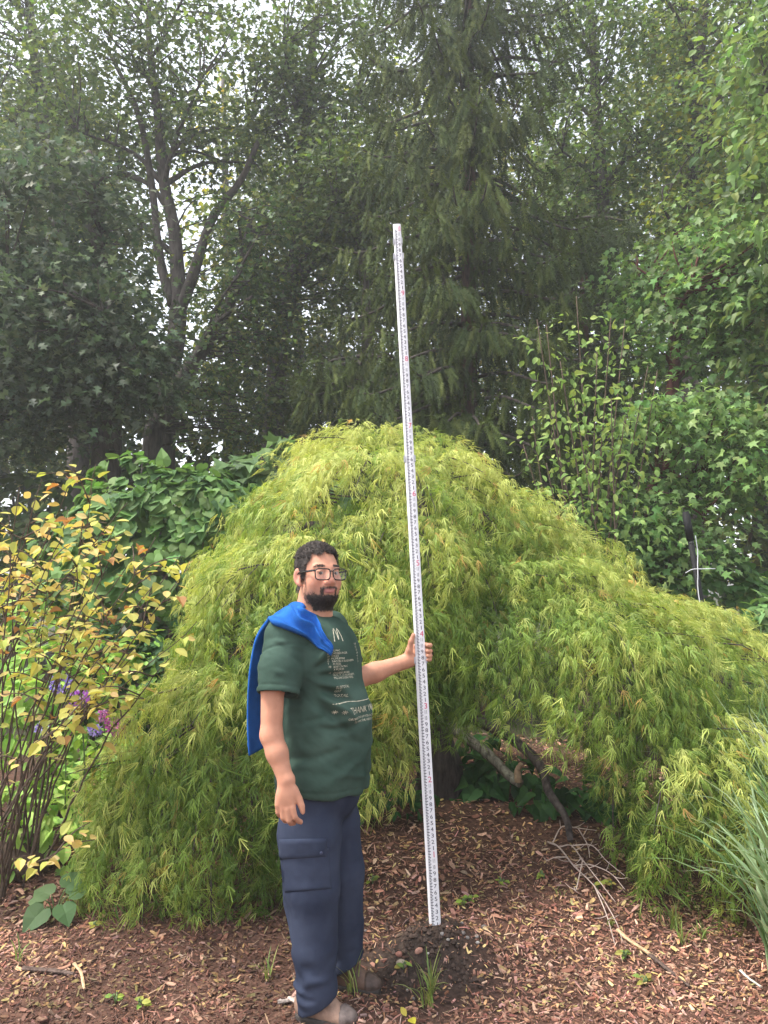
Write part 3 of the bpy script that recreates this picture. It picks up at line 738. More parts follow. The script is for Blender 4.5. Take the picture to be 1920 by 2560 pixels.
shirt = pobj('t_shirt', SV, SQ, man, None, m_shirt); tag(shirt, 'faded dark green cotton T-shirt with cream print')
SB = BVHTree.FromPolygons([Vector(v) for v in SV], [tuple(int(i) for i in q) for q in SQ])
# collar rib
ring = []
for a in np.linspace(0, 2 * np.pi, 40, endpoint=False):
    o = L(-.022, 0, 1.46); d = BF * math.cos(a) * .95 + BR * math.sin(a)
    best = None
    for k in range(60):                                          # walk down the neck wall to the rim
        q = L(-.022 + .0015 * 0, 0, 1.50 - k * .004) + d * 0
        hit = SB.ray_cast(Vector(q), Vector(d), .14)
        if hit[0] is not None: best = np.array(hit[0]); break
    if best is None: best = o + d * .08
    ring.append(best)
ring = np.array(ring)
for _ in range(4): ring = .5 * ring + .25 * (np.roll(ring, 1, 0) + np.roll(ring, -1, 0))
ring = np.vstack([ring, ring[:2]])
V, Fq = tube(ring, .0105, 8, False, flat=.6); pobj('collar', V, Fq, shirt, None, m_shirt)

# print on the chest: letters as flat shapes laid on the cloth
m_print = mat_plain('cream_print', (.52, .48, .36), .9, .1, noise=.4, nscale=110)
def text_mesh(s, size):
    cu = bpy.data.curves.new('t', 'FONT'); cu.body = s; cu.size = size; cu.resolution_u = 2
    o = bpy.data.objects.new('t', cu); COL.objects.link(o); dg = bpy.context.evaluated_depsgraph_get()
    me = bpy.data.meshes.new_from_object(o.evaluated_get(dg)); V = np.array([v.co for v in me.vertices]).reshape(-1, 3); Fs = [tuple(p.vertices) for p in me.polygons]
    bpy.data.objects.remove(o); bpy.data.curves.remove(cu); bpy.data.meshes.remove(me)
    T = [];
    for p in Fs:
        for i in range(1, len(p) - 1): T.append((p[0], p[i], p[i + 1]))
    return V, np.array(T, int).reshape(-1, 3)
def subdiv(V, T, mx):
    for _ in range(4):
        e = np.max([np.linalg.norm(V[T[:, i]] - V[T[:, (i + 1) % 3]], axis=1) for i in range(3)], axis=0); big = e > mx
        if not big.any(): break
        nv = list(V); nt = [t for t in T[~big]]; cache = {}
        def mid(a, b):
            k = (min(a, b), max(a, b))
            if k not in cache: cache[k] = len(nv); nv.append((V[a] + V[b]) / 2)
            return cache[k]
        for a, b, c in T[big]:
            ab, bc, ca = mid(a, b), mid(b, c), mid(c, a); nt += [(a, ab, ca), (ab, b, bc), (ca, bc, c), (ab, bc, ca)]
        V, T = np.array(nv), np.array(nt, int)
    return V, T
def on_shirt(xy):
    """xy: metres right (to the wearer's left) and height on the chest, wrapped round the body"""
    out = []
    for x, u in xy:
        a = x / .205
        o = L(.0, 0, u); d = BF * math.cos(a) - BR * math.sin(a)
        hit = SB.ray_cast(Vector(o + d * .40), Vector(-d), .5)
        q = np.array(hit[0]) if hit[0] is not None else o + d * .19
        out.append(q + (np.array(hit[1]) if hit[0] is not None else d) * .0012)
    return np.array(out)
acc = Acc()
def put(s, x, u, size, sx=1.0, wear=0.0):
    V, T = text_mesh(s, size)
    if not len(T): return
    V, T = subdiv(V, T, .012); W = on_shirt(np.stack([(x + V[:, 0] * sx) * 1.12 - .062, u + V[:, 1]], 1)); acc.add(W, [T])
# arches emblem: two tall round-topped loops
def strip(pts, w):
    p = np.asarray(pts, float); t = nrm(np.gradient(p, axis=0)); n = np.stack([-t[:, 1], t[:, 0]], 1); w = np.broadcast_to(w, (len(p),))[:, None]
    V = np.vstack([p - n * w, p + n * w]); m = len(p); i = np.arange(m - 1)
    W = on_shirt(V * [1.12, 1] - [.062, 0]); acc.add(W, [np.stack([i, i + 1, i + m + 1, i + m], 1)])
x0, u0, hh = -.048, 1.372, .046
for s in (-1, 1):
    strip([(x0 + s * .0225, u0 - hh / 2), (x0 + s * .0205, u0 - .004), (x0 + s * .0165, u0 + .015), (x0 + s * .0115, u0 + hh / 2), (x0 + s * .0065, u0 + .016), (x0 + s * .002, u0 - .004), (x0 + s * .0, u0 - hh / 2 + .006)] if s < 0 else
          [(x0 + .0005, u0 - hh / 2 + .006), (x0 + .002, u0 - .004), (x0 + .0065, u0 + .016), (x0 + .0115, u0 + hh / 2), (x0 + .0165, u0 + .015), (x0 + .0205, u0 - .004), (x0 + .0225, u0 - hh / 2)], [.0022, .002, .0017, .0016, .0017, .002, .0022])
lines = [('20', 'BIG MAC'), ('58', 'CHEESEBURGER'), ('10', 'S FRIES'), ('12', 'MCMUFFINS'), ('15', 'BACON N EGGMUFFIN'), ('7', 'M FRIES'), ('19', 'BOSTON MAC'), ('', 'X PICKLES'), ('12', 'CHEESEBURGER'), ('', 'MEAL X 12 NUGGETS'), ('', 'MCCHICKEN MEAL')]
for k, (n_, s_) in enumerate(lines):
    u = 1.316 - .0098 * k - (.003 if k > 7 else 0); dx = .0016 * k
    if n_: put(n_, -.112 + dx, u - .003, .0105)
    put(s_, -.092 + dx, u - .003, .0105)
for k in range(7): put(['TOT', '255', '323', '385', '45', '82', '57'][k], .045 + .002 * k, 1.332 - k * .011, .0095)
put('SUBTOTAL', -.078, 1.180, .0135, .95); put('GST', -.078, 1.166, .0135); put('TOTAL', -.074, 1.146, .0165)
strip([(x, 1.128) for x in np.linspace(-.095, .115, 20)], .0013)
put('THANK YOU', -.036, 1.086, .032, .80)
for sx_ in (-.083, -.058, .085, .112):
    for k in range(4):
        a = k * math.pi / 4; strip([(sx_ - .008 * math.cos(a), 1.097 - .008 * math.sin(a)), (sx_, 1.097), (sx_ + .008 * math.cos(a), 1.097 + .008 * math.sin(a))], .0007)
put('ORDER IN THE APP FOR A CHANCE', -.046, 1.066, .0115, .85); put('TO WIN THE HOODIE', -.022, 1.053, .0115, .9)
prn = acc.build('print', shirt, m_print, False); tag(prn, 'cream receipt lettering and arched M emblem', kind='stuff')

# trousers
f = Field((-.62, 2.66, 0.0), (.06, 3.50, .90), .0062)
f.ell(L(.010, 0, .80), (.165, .165, .16), RB, .01)
for s in (1, -1):
    wob = 0 if s > 0 else .012
    pts = [L(.005, .062 * s, .80), L(.018, .085 * s, .64), L(.038 + wob, .100 * s, .45), L(.055 + wob, .106 * s, .25), L(.066 + wob, .108 * s, .115), L(.066 + wob, .108 * s, .045)]
    f.chain(pts, [.106, .116, .101, .081, .070, .070], .02)
f.cone(L(.02, .0, .80), L(.02, 0, .70), .10, .06, .04)
f.cut(L(0, 0, .052), nrm(np.array([.50, 0, -1.0])))
f.cut(L(0, 0, .875), UP)
TV, TQ = f.mesh(); TV = relax(TV, TQ, 3, .5); TN = vnormals(TV, TQ); segs = []
for s in (1, -1):
    c0 = L(.055, .108 * s, 0)
    for k in range(15):                                           # stacked folds above the shoe
        u = g_.uniform(.075, .27); a = g_.uniform(-3.1, 3.1); a2 = a + g_.uniform(.7, 1.7); rr = .092
        A = c0 + rr * (BF * math.cos(a) + BR * math.sin(a)) + UP * u; B = c0 + rr * (BF * math.cos(a2) + BR * math.sin(a2)) + UP * (u + g_.uniform(-.05, .05))
        segs.append((A, B, g_.uniform(.009, .018), g_.choice([-1, 1]) * g_.uniform(.004, .009)))
    for k in range(10):                                           # long vertical drapes
        a = g_.uniform(-3.1, 3.1); u = g_.uniform(.25, .6); rr = .11
        A = c0 + rr * (BF * math.cos(a) + BR * math.sin(a)) + UP * u; B = c0 + rr * (BF * math.cos(a + .2) + BR * math.sin(a + .2)) + UP * (u + g_.uniform(.12, .25))
        segs.append((A, B, g_.uniform(.012, .022), g_.choice([-1, 1]) * g_.uniform(.003, .006)))
    sa = math.radians(78) * s                                     # side seam
    for u0_, u1_ in ((.08, .25), (.25, .5), (.5, .78)):
        rr = np.interp([u0_, u1_], [.05, .25, .45, .62, .8], [.081, .094, .105, .116, .108])
        segs.append((c0 + rr[0] * (BF * math.cos(sa) + BR * math.sin(sa)) + UP * u0_, c0 + rr[1] * (BF * math.cos(sa) + BR * math.sin(sa)) + UP * u1_, .005, -.003))
TV = fold(TV, TN, [(a, b, w, amp * 1.7) for a, b, w, amp in segs]); TV = TV + TN * (.005 * fbm(TV * [9, 9, 5], 31, 3) + .0016 * fbm(TV * 45, 32, 2))[:, None]; TN = vnormals(TV, TQ)
pants = pobj('trousers', TV, TQ, man, None, m_pants); tag(pants, 'baggy navy blue cargo work trousers')
TB = BVHTree.FromPolygons([Vector(v) for v in TV], [tuple(int(i) for i in q) for q in TQ])
def patch(name, parent, corners, thick, mat, nu=24, nv=16, rag=0.0):
    """a sewn-on cloth piece: pixel corners looked up on the trousers' surface, then given thickness"""
    (ax, ay), (bx, by), (cx, cy), (dx, dy) = corners; out = []
    for j in range(nv + 1):
        for i in range(nu + 1):
            s, t = i / nu, j / nv; x = (ax * (1 - s) + bx * s) * (1 - t) + (dx * (1 - s) + cx * s) * t; y = (ay * (1 - s) + by * s) * (1 - t) + (dy * (1 - s) + cy * s) * t
            d = PF(x, y, 1.0) - np.array([0, 0, CAM_Z]); hit = TB.ray_cast(Vector((0, 0, CAM_Z)), Vector(nrm(d)), 5)
            if hit[0] is None: hit = (Vector(PF(x, y, 2.9)), Vector((0, -1, 0)))
            edge = min(s, 1 - s, t, 1 - t); th = thick * (1 if edge > .001 else 0.35)
            th += .0022 * float(fbm(np.array([[x * .09, y * .09, 3.]]), 5, 2)[0])
            if .02 < edge < .06: th -= .0012
            out.append((np.array(hit[0]), nrm(np.array(hit[1])), th))
    base = np.array([o[0] for o in out]); nn_ = np.array([o[1] for o in out]); th = np.array([o[2] for o in out])[:, None]
    V = np.vstack([base + nn_ * th, base - nn_ * .003]); m = (nu + 1) * (nv + 1); Fq = []
    for j in range(nv):
        for i in range(nu):
            a = j * (nu + 1) + i; Fq.append((a, a + nu + 1, a + nu + 2, a + 1)); Fq.append((a + m, a + 1 + m, a + nu + 2 + m, a + nu + 1 + m))
    rim = [i for i in range(nu + 1)] + [j * (nu + 1) + nu for j in range(1, nv + 1)] + [nv * (nu + 1) + i for i in range(nu - 1, -1, -1)] + [j * (nu + 1) for j in range(nv - 1, 0, -1)]
    for k in range(len(rim)): a, b = rim[k], rim[(k + 1) % len(rim)]; Fq.append((a, b, b + m, a + m))
    return pobj(name, V, np.array(Fq), parent, None, mat)
pk = patch('pocket', pants, [(700, 2135), (822, 2120), (829, 2222), (708, 2232)], .004, m_pants)
patch('pocket_flap', pk, [(699, 2098), (817, 2096), (815, 2142), (699, 2150)], .008, m_pants, 24, 8)
d_ = PF(800, 2129, 1.0) - np.array([0, 0, CAM_Z]); hb_ = TB.ray_cast(Vector((0, 0, CAM_Z)), Vector(nrm(d_)), 5)
if hb_[0] is not None:
    c = np.array(hb_[0]) + np.array(hb_[1]) * .013; V, Fq = tube(np.array([c, c + np.array(hb_[1]) * .0025]), [.006, .005], 12); pobj('button', V, Fq, pk, None, mat_plain('button_plastic', (.05, .06, .11), .5))

# boots
m_sole = mat_plain('dark_rubber', (.045, .038, .034), .75, .3, noise=.3, nscale=40, bump=.3, bscale=120)
m_lace = mat_plain('lace', (.13, .085, .06), .8)
BS = .86
def boot(base, yaw, label, m_boot, m_cap):
    d = np.array([math.sin(yaw), -math.cos(yaw), 0]); r = np.array([d[1], -d[0], 0]); R = np.stack([d, r, UP])
    def B(a, b, u): return base + d * a + r * b + UP * u
    f = Field(base - np.array([.28, .28, .02]), base + np.array([.28, .28, .22]), .0038)
    f.ell(B(-.052, 0, .050), (.045, .036, .055), R); f.ell(B(-.02, 0, .060), (.07, .038, .060), R, .03)
    f.ell(B(.06, 0, .040), (.080, .041, .042), R, .03); f.ell(B(.118, 0, .034), (.056, .046, .034), R, .025)
    f.cone(B(-.042, 0, .07), B(-.042, 0, .15), .044, .048, .02)
    f.cone(B(-.02, 0, .10), B(.06, 0, .075), .034, .030, .02)
    f.cut(B(0, 0, .018), -UP)
    V, Q = f.mesh(); V = relax(V, Q, 2); N = vnormals(V, Q); q = V - base; a, b, u = q @ d, q @ r, q[:, 2]
    V = V + N * (-.0035 * np.exp(-((a - .105 - .5 * np.abs(b) ** 1.0 * .35) / .0045) ** 2) * (u > .02) + .0035 * smooth(.106, .114, a) + .002 * fbm(V * 30, 8, 2))[:, None]
    t = empty('boot', base); t.location = Vector(base) - man.location; t.parent = man; tag(t, label)
    V = (V - base) * BS
    tc_a = (a[Q].mean(1) > .106 + .175 * np.abs(b[Q].mean(1))) & (u[Q].mean(1) < .085)
    up_ = obj('upper', raw_mesh('upper', V, Q[~tc_a], None, m_boot), t); obj('toe_cap', raw_mesh('toe_cap', V, Q[tc_a], None, m_cap), t)
    f = Field(base - np.array([.28, .28, .04]), base + np.array([.28, .28, .06]), .0042)
    f.cone(B(-.052, 0, .015), B(.0, 0, .015), .044, .040, .01); f.cone(B(.0, 0, .015), B(.122, 0, .015), .040, .052, .02)
    f.cut(B(0, 0, .024), UP); f.cut(B(0, 0, -.004), -UP)
    V, Q = f.mesh(); V = (relax(V, Q, 2) - base) * BS; obj('sole', raw_mesh('sole', V, Q, None, m_sole), t)
    for k in range(4):
        a = .0 + .024 * k; z = .138 - .0165 * k; w = .030
        p = np.array([B(a + .004 * s_, w * s_, z - .016 - .004 * abs(s_)) - base if abs(s_) == 1 else B(a, 0, z) - base for s_ in (-1, 0, 1)])
        V, Fq = tube(spline(p * BS, 9), .0024, 6); obj('lace', raw_mesh('lace', V, Fq, None, m_lace), t)
    return t
boot(onground(*L(.070, .112, 0)[:2], -.002), ALPHA + math.radians(4), 'tan brown work boot, lighter and dustier', mat_plain('dusty_leather', (.23, .145, .105), .7, .3, noise=.4, nscale=22, bump=.4, bscale=90), mat_plain('scuffed_cap', (.13, .10, .09), .6, .3, noise=.5, nscale=30, bump=.3, bscale=120))
boot(onground(*L(.072, -.108, 0)[:2], .002), ALPHA - math.radians(-4), 'dark brown work boot half behind the other leg', mat_plain('brown_leather', (.105, .062, .044), .6, .3, noise=.4, nscale=22, bump=.4, bscale=90), mat_plain('dark_cap', (.075, .050, .040), .6, .3, noise=.5, nscale=30, bump=.3, bscale=120))

# blue sweatshirt thrown over the near shoulder (rests on him: a thing of its own)
def cast_px(vx, vy, B=SB, off=.012, Y=2.9):
    d = pdir(vx, vy); hit = B.ray_cast(Vector((0, 0, CAM_Z)), Vector(d), 6)
    return (np.array(hit[0]) + np.array(hit[1]) * off) if hit[0] is not None else P(vx, vy, Y)
inner = [cast_px(714, 1402), cast_px(700, 1374), cast_px(676, 1338), cast_px(652, 1316), L(-.01, .075, 1.475), L(-.07, .065, 1.455), L(-.125, .06, 1.38), L(-.150, .05, 1.22), L(-.155, .05, 1.05), L(-.155, .06, .955)]
outer = [cast_px(708, 1414), cast_px(688, 1402), cast_px(662, 1382), cast_px(628, 1366), cast_px(592, 1352), L(-.105, .192, 1.425), L(-.158, .197, 1.35), L(-.176, .210, 1.21), L(-.178, .212, 1.06), L(-.174, .200, .93)]
ns, nt = 90, 26
A_, B_ = spline(inner, ns), spline(outer, ns)
S = np.zeros((ns, nt, 3)); Tn = np.linspace(0, 1, nt)
for i in range(ns):
    S[i] = A_[i] * (1 - Tn[:, None]) + B_[i] * Tn[:, None]
pt = S.reshape(-1, 3).copy()
sg = np.repeat(np.linspace(0, 1, ns), nt); tg = np.tile(Tn, ns)
for _ in range(3):
    for i, p in enumerate(pt):
        q, n, _, _ = SB.find_nearest(Vector(p)); q = np.array(q); n = np.array(n); dd = (p - q) @ n
        if dd < .009: pt[i] = p + n * (.009 - dd)
S = pt.reshape(ns, nt, 3)
for _ in range(3):
    S[1:-1] = .5 * S[1:-1] + .25 * (S[:-2] + S[2:]); S[:, 1:-1] = .5 * S[:, 1:-1] + .25 * (S[:, :-2] + S[:, 2:])
du = np.gradient(S, axis=0); dv = np.gradient(S, axis=1); nS = nrm(np.cross(du, dv))
cen = L(-.03, .1, 1.2); sgn = np.sign(((S - cen) * nS).sum(-1, keepdims=True).mean()); nS = nS * sgn
pt = S.reshape(-1, 3); nf = nS.reshape(-1, 3)
fold_ = lambda x: 1 - 2 * np.abs(((x / (2 * np.pi)) % 1.0) - .5) * 2
rip = .015 * fold_(tg * 13 + 3.0 * np.sin(sg * 4) + 1.2 * fbm(pt * 9, 45, 2)) * smooth(.0, .12, sg) * (1 - .45 * smooth(.6, .8, sg)) + .004 * fold_(tg * 26 + sg * 14 + 1.5 * fbm(pt * 15, 46, 2)) + .006 * fbm(pt * 16, 44, 3)
rip += .010 * np.exp(-((tg - .5 - .1 * np.sin(sg * 5)) / .05) ** 2) * smooth(.02, .1, sg) * smooth(.55, .4, sg)
rip += .004 * np.exp(-((sg - .965) / .008) ** 2)
ed = smooth(0, .06, tg) * smooth(1, .94, tg) * smooth(0, .02, sg) * smooth(1, .985, sg)
top_ = pt + nf * (.004 + (.006 + np.maximum(rip, -.008)) * (.25 + .75 * ed))[:, None]; bot_ = pt - nf * .002
edge = (tg < 1e-6) | (tg > 1 - 1e-6) | (sg < 1e-6) | (sg > 1 - 1e-6)
V = np.vstack([top_, bot_]); m = ns * nt; Fq = []
for i in range(ns - 1):
    for j in range(nt - 1):
        a = i * nt + j; Fq.append((a, a + nt, a + nt + 1, a + 1)); Fq.append((a + m, a + 1 + m, a + nt + 1 + m, a + nt + m))
rim = [j for j in range(nt)] + [i * nt + nt - 1 for i in range(1, ns)] + [(ns - 1) * nt + j for j in range(nt - 2, -1, -1)] + [i * nt for i in range(ns - 2, 0, -1)]
for k in range(len(rim)): a, b = rim[k], rim[(k + 1) % len(rim)]; Fq.append((a, b, b + m, a + m))
sw = pobj('sweatshirt', V, np.array(Fq), None, None, m_fleece)
tag(sw, 'bright blue fleece sweatshirt draped over the man\'s shoulder', 'sweatshirt')
# ================================================================== telescoping measuring rod
FT = .3048
ST_B, ST_T = np.array([.2135, 3.365, .137]), np.array([.0585, 3.365, 3.212])
ST_D = nrm(ST_T - ST_B); ST_X = nrm(np.array([1.0, 0, 0]) - ST_D * ST_D[0]); ST_Y = np.cross(ST_D, ST_X)     # ST_Y points away from the camera
def rod(x, y, z): return ST_B + ST_X * x + ST_Y * y + ST_D * z
rodt = empty('measuring_rod', onground(.2135, 3.365)); tag(rodt, 'tall white telescoping measuring rod marked in feet and inches, stood in the soil', 'measuring rod')
m_white = mat_plain('white_fibreglass', (.80, .79, .82), .45, .4, noise=.05, nscale=14)
m_black = mat_plain('black_ink', (.035, .034, .05), .7, .2)
m_red = mat_plain('red_ink', (.62, .07, .16), .7, .2)
m_clip = mat_plain('clear_plastic', (.42, .42, .45), .4, .4)
SECT = [(-.02, 3.68, .0245, .015), (3.68, 6.56, .0222, .0135), (6.56, 9.62, .0205, .012), (9.62, 10.08, .0178, .0105)]
def front(zft):
    for a, b, w, d in SECT:
        if zft < b: return w, d
    return SECT[-1][2:]
for a, b, w, d in SECT:
    V = []; n = 16; e = .012 if a > 0 else 0
    for z in (a * FT - .05 if a > 0 else a * FT, b * FT):
        for k in range(n):
            an = 2 * np.pi * (k + .5) / n; c, s = math.cos(an), math.sin(an); q = (abs(c) ** 5 + abs(s) ** 5) ** (-1 / 5)
            V.append(rod(c * q * w, s * q * d, z))
    Fq = [np.array([[k, (k + 1) % n, n + (k + 1) % n, n + k] for k in range(n)]), np.array([[n + k for k in range(n)]]), np.array([[k for k in range(n - 1, -1, -1)]])]
    pobj('rod_section', V, Fq, rodt, None, m_white, False)
for zf in (3.68, 6.56, 9.62, 9.86):
    w, d = front(zf - .01)
    for s in (-1, 1):
        V, Fq = boxm(rod(s * (w + .0005), 0, zf * FT - .014), (.006, 2 * d + .004, .028), np.stack([ST_X, ST_Y, ST_D], 1)); pobj('joint_clip', V, Fq, rodt, None, m_clip, False)
acc = Acc()
for q in range(2, 120 * 4):
    zi = q / 4.0; zf = zi / 12
    if zf > 10.0: break
    w, d = front(zf); x0 = -w * .55; x1 = x0 + w * (.46 if q % 2 == 0 else .30); hz = .0016
    acc.add(np.array([rod(x0, -d - .0006, zi * .0254 - hz), rod(x1, -d - .0006, zi * .0254 - hz), rod(x1, -d - .0006, zi * .0254 + hz), rod(x0, -d - .0006, zi * .0254 + hz)]), [np.array([[0, 1, 2, 3]])])
o = acc.build('tick_marks', rodt, m_black, False); o['kind'] = 'stuff'
GL = {}
def glyph(s, size):
    if s not in GL: GL[s] = text_mesh(s, 1.0)
    V, T = GL[s]; return V * size, T
accb, accr = Acc(), Acc()
for zi in range(1, 121):
    zf = zi / 12; w, d = front(zf)
    if zi % 12 == 0:
        s = str(zi // 12); V, T = glyph(s, .034); cw = V[:, 0].max(); sx = min(1.0, w * .72 / cw) ; A = accr
    else:
        s = str(zi % 12); V, T = glyph(s, .0235); cw = V[:, 0].max(); sx = w * (.50 if len(s) < 2 else .46) / cw; A = accb
    sx = min(sx, 1.3); hgt = V[:, 1].max()
    x = w * .10 + V[:, 0] * sx; z = zi * .0254 - hgt / 2 + V[:, 1]
    A.add(np.array([rod(a, -d - .0008, b) for a, b in zip(x, z)]), [T])
accb.build('inch_numbers', rodt, m_black, False)['kind'] = 'stuff'
accr.build('foot_numbers', rodt, m_red, False)['kind'] = 'stuff'
# ================================================================== weeping maple
g = np.random.default_rng(202)
MB_ = onground(.33, 5.0); maple = empty('weeping_maple', MB_)
tag(maple, 'broad weeping threadleaf maple with yellow-green drooping foliage and an arched opening below', 'tree')
m_mleaf = mat_leaf('threadleaf', .36, .5, .2)
m_mbark = mat_bark('maple_bark', (.030, .024, .022), (.105, .085, .078), 30)
ELL = [((.02, 5.0, 1.12), (1.10, 1.2, 1.40), 1.1), ((.55, 5.05, .95), (1.10, 1.0, 1.20), .9), ((1.34, 5.10, .48), (1.32, 1.0, 1.08), .9), ((.78, 4.38, 1.00), (.86, .62, .70), 1.0), ((1.34, 4.15, .62), (.42, .42, .76), 1.1), ((1.55, 3.92, .40), (.42, .36, .46), 1.25),
       ((-.44, 4.42, 1.02), (.64, .70, .86), 1.0), ((-.74, 4.05, .52), (.50, .48, .66), 1.2), ((-1.06, 4.0, .30), (.36, .36, .34), 1.2), ((-.42, 4.05, .58), (.48, .44, .62), 1.1), ((2.25, 4.75, .22), (.72, .66, .70), .9),
       ((.05, 4.35, 1.28), (.55, .55, .66), 1.0), ((-.72, 4.9, .62), (.50, .7, .78), .8), ((1.05, 4.2, .98), (.50, .45, .60), 1.0)]
EC = np.array([e[0] for e in ELL]); ER_ = np.array([e[1] for e in ELL])
def zb_front(x): return np.interp(x, [-2.2, -1.5, -.55, -.30, -.05, .12, .30, .85, 1.0, 1.15, 1.70, 1.85, 2.0, 2.5, 3], [.34, .22, .18, .50, .86, 1.00, 1.08, 1.02, .84, .40, .24, .30, 1.0, .85, .6])
def zb_back(x): return np.interp(x, [-2, -1, -.4, .2, 1.5, 2.2, 3], [.3, .3, .6, .78, .72, .6, .5])
def zb_mid(x): return np.interp(x, [-1, 0, .2, 1.2, 1.9, 2.5, 3.2], [.4, .9, 1.15, 1.20, 1.10, .80, .6])
def zbot(p): return np.where(p[:, 1] < 4.42, zb_front(p[:, 0]), np.where((p[:, 1] < 4.9) | (p[:, 0] > 1.5), np.where(p[:, 0] < .0, zb_front(p[:, 0]), zb_mid(p[:, 0])), zb_back(p[:, 0])))
pts, nor = [], []
for (c, r, w) in ELL:
    c = np.array(c); r = np.array(r); n = int(900 * w * (r[0] * r[1] + r[1] * r[2] + r[0] * r[2]))
    q = rdir(g, n); p = c + q * r; nn = nrm(q / r)
    front = p[:, 1] < c[1] + .25
    zb = zbot(p)
    keep = (nn[:, 2] > -.45) & (p[:, 2] > zb) & (front | (g.random(n) < .35))
    pts.append(p[keep]); nor.append(nn[keep])
pts = np.vstack(pts); nor = np.vstack(nor)
inside = (((pts[:, None] - EC[None]) / ER_[None]) ** 2).sum(-1).min(1) < .80
pts, nor = pts[~inside], nor[~inside]; n = len(pts)
rad = nrm((pts - np.array([.2, 5.05, 0])) * [1, 1, 0])
down = nrm(-UP + nor * nor[:, 2:] + rad * .35 * smooth(.6, .95, nor[:, 2:]))
# tiers: sprays overlap like shingles, each tier standing proud of the one under it
ph = (pts[:, 2] + .16 * fbm(pts * [1.6, 1.6, .6], 61, 2) * 2) / .34
tier = (ph % 1.0)
lump = fbm(pts * 2.6, 62, 3); ridge = fbm(pts * [4.2, 4.2, 1.1], 66, 2)
pts = pts + nor * (.18 * (1 - tier) - .10 + .16 * lump)[:, None] * np.where(np.abs(nor[:, 2:]) < .9, 1, .6) + nor * (.16 * fbm(pts * [4.2, 4.2, 1.1], 66, 2))[:, None]
NL = 13
sl_ = g.uniform(.16, .34, n); acc_p, acc_d, acc_n, acc_s, acc_c = [], [], [], [], []
young_lit = np.clip(.42 + .55 * lump + .6 * ridge + .55 * (nor[:, 2] - .35) + .2 * g.standard_normal(n) + .15 * (1 - tier), 0, 1)     # fresh yellow growth, plus highlight painted on tops and ridges, shade in hollows
C_OLD_SHADE, C_MID, C_NEW_LIT = np.array([.085, .160, .030]), np.array([.225, .325, .065]), np.array([.52, .55, .16])
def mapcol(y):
    y = y[:, None]; return np.where(y < .5, C_OLD_SHADE + (C_MID - C_OLD_SHADE) * y * 2, C_MID + (C_NEW_LIT - C_MID) * (y - .5) * 2)
side = nrm(np.cross(down, nor)); wig = .35 * g.standard_normal((n, 1))
tw = Acc()
for k in range(NL):
    t = (k + .5 * g.random(n)) / NL
    d0 = nrm(down + .45 * nor * (1 - 1.3 * t)[:, None] + side * wig - UP * (.5 * t)[:, None])
    p = pts + (down * (sl_ * t)[:, None]) + nor * (.06 * np.sin(np.pi * t))[:, None] + side * wig * (sl_ * t * .5)[:, None] - UP * (.05 * t * t)[:, None]
    sg = np.where(g.random(n) < .5, -1, 1)[:, None] * g.uniform(.2, 1.0, (n, 1))
    d = nrm(d0 + side * sg * .75 - UP * .25 + .36 * g.standard_normal((n, 3)))
    acc_p.append(p + .02 * g.standard_normal((n, 3))); acc_d.append(d); acc_n.append(nrm(nor + .95 * g.standard_normal((n, 3)) + .4 * UP)); acc_s.append(.048 + .066 * g.random(n) ** 1.3)
    c = mapcol(np.clip(young_lit + .25 * (t - .3) + .14 * g.standard_normal(n), 0, 1)) * (1 + .12 * g.standard_normal((n, 1)))
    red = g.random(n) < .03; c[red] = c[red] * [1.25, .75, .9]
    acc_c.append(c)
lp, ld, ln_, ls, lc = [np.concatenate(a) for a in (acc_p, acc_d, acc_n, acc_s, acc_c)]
# scattered inner leaves so that the shell is not see-through
ni = 3500; k = g.integers(0, len(ELL), ni); q = rdir(g, ni) * g.uniform(.72, .92, (ni, 1)); q[:, 2] = np.abs(q[:, 2]); ip = EC[k] + q * ER_[k]
ok = ip[:, 2] > zbot(ip) + .1; ip = ip[ok]; ni = len(ip)
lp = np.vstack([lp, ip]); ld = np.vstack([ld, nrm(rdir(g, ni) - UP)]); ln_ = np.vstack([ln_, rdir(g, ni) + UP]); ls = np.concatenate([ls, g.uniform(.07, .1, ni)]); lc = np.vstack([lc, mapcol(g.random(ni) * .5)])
dist = np.linalg.norm(lp - np.array([0, 0, CAM_Z]), axis=1); px = lp[:, 0] / lp[:, 1]
score = np.where((np.abs(px) < .48) & (lp[:, 1] < 4.6), ls / dist, 0) * (1 + .2 * g.random(len(lp)))
top = np.argsort(-score)[:300]; rest = np.ones(len(lp), bool); rest[top] = False
acc = Acc(); third = np.arange(len(lp)) % 3
for k, tm_ in enumerate((T_DISS, T_DISS2, T_DISS3)):
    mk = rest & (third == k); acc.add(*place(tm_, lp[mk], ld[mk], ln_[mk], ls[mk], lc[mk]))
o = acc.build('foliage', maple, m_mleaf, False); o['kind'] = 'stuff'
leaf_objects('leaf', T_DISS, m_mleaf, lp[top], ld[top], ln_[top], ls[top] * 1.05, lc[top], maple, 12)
print('maple leaves', len(lp))
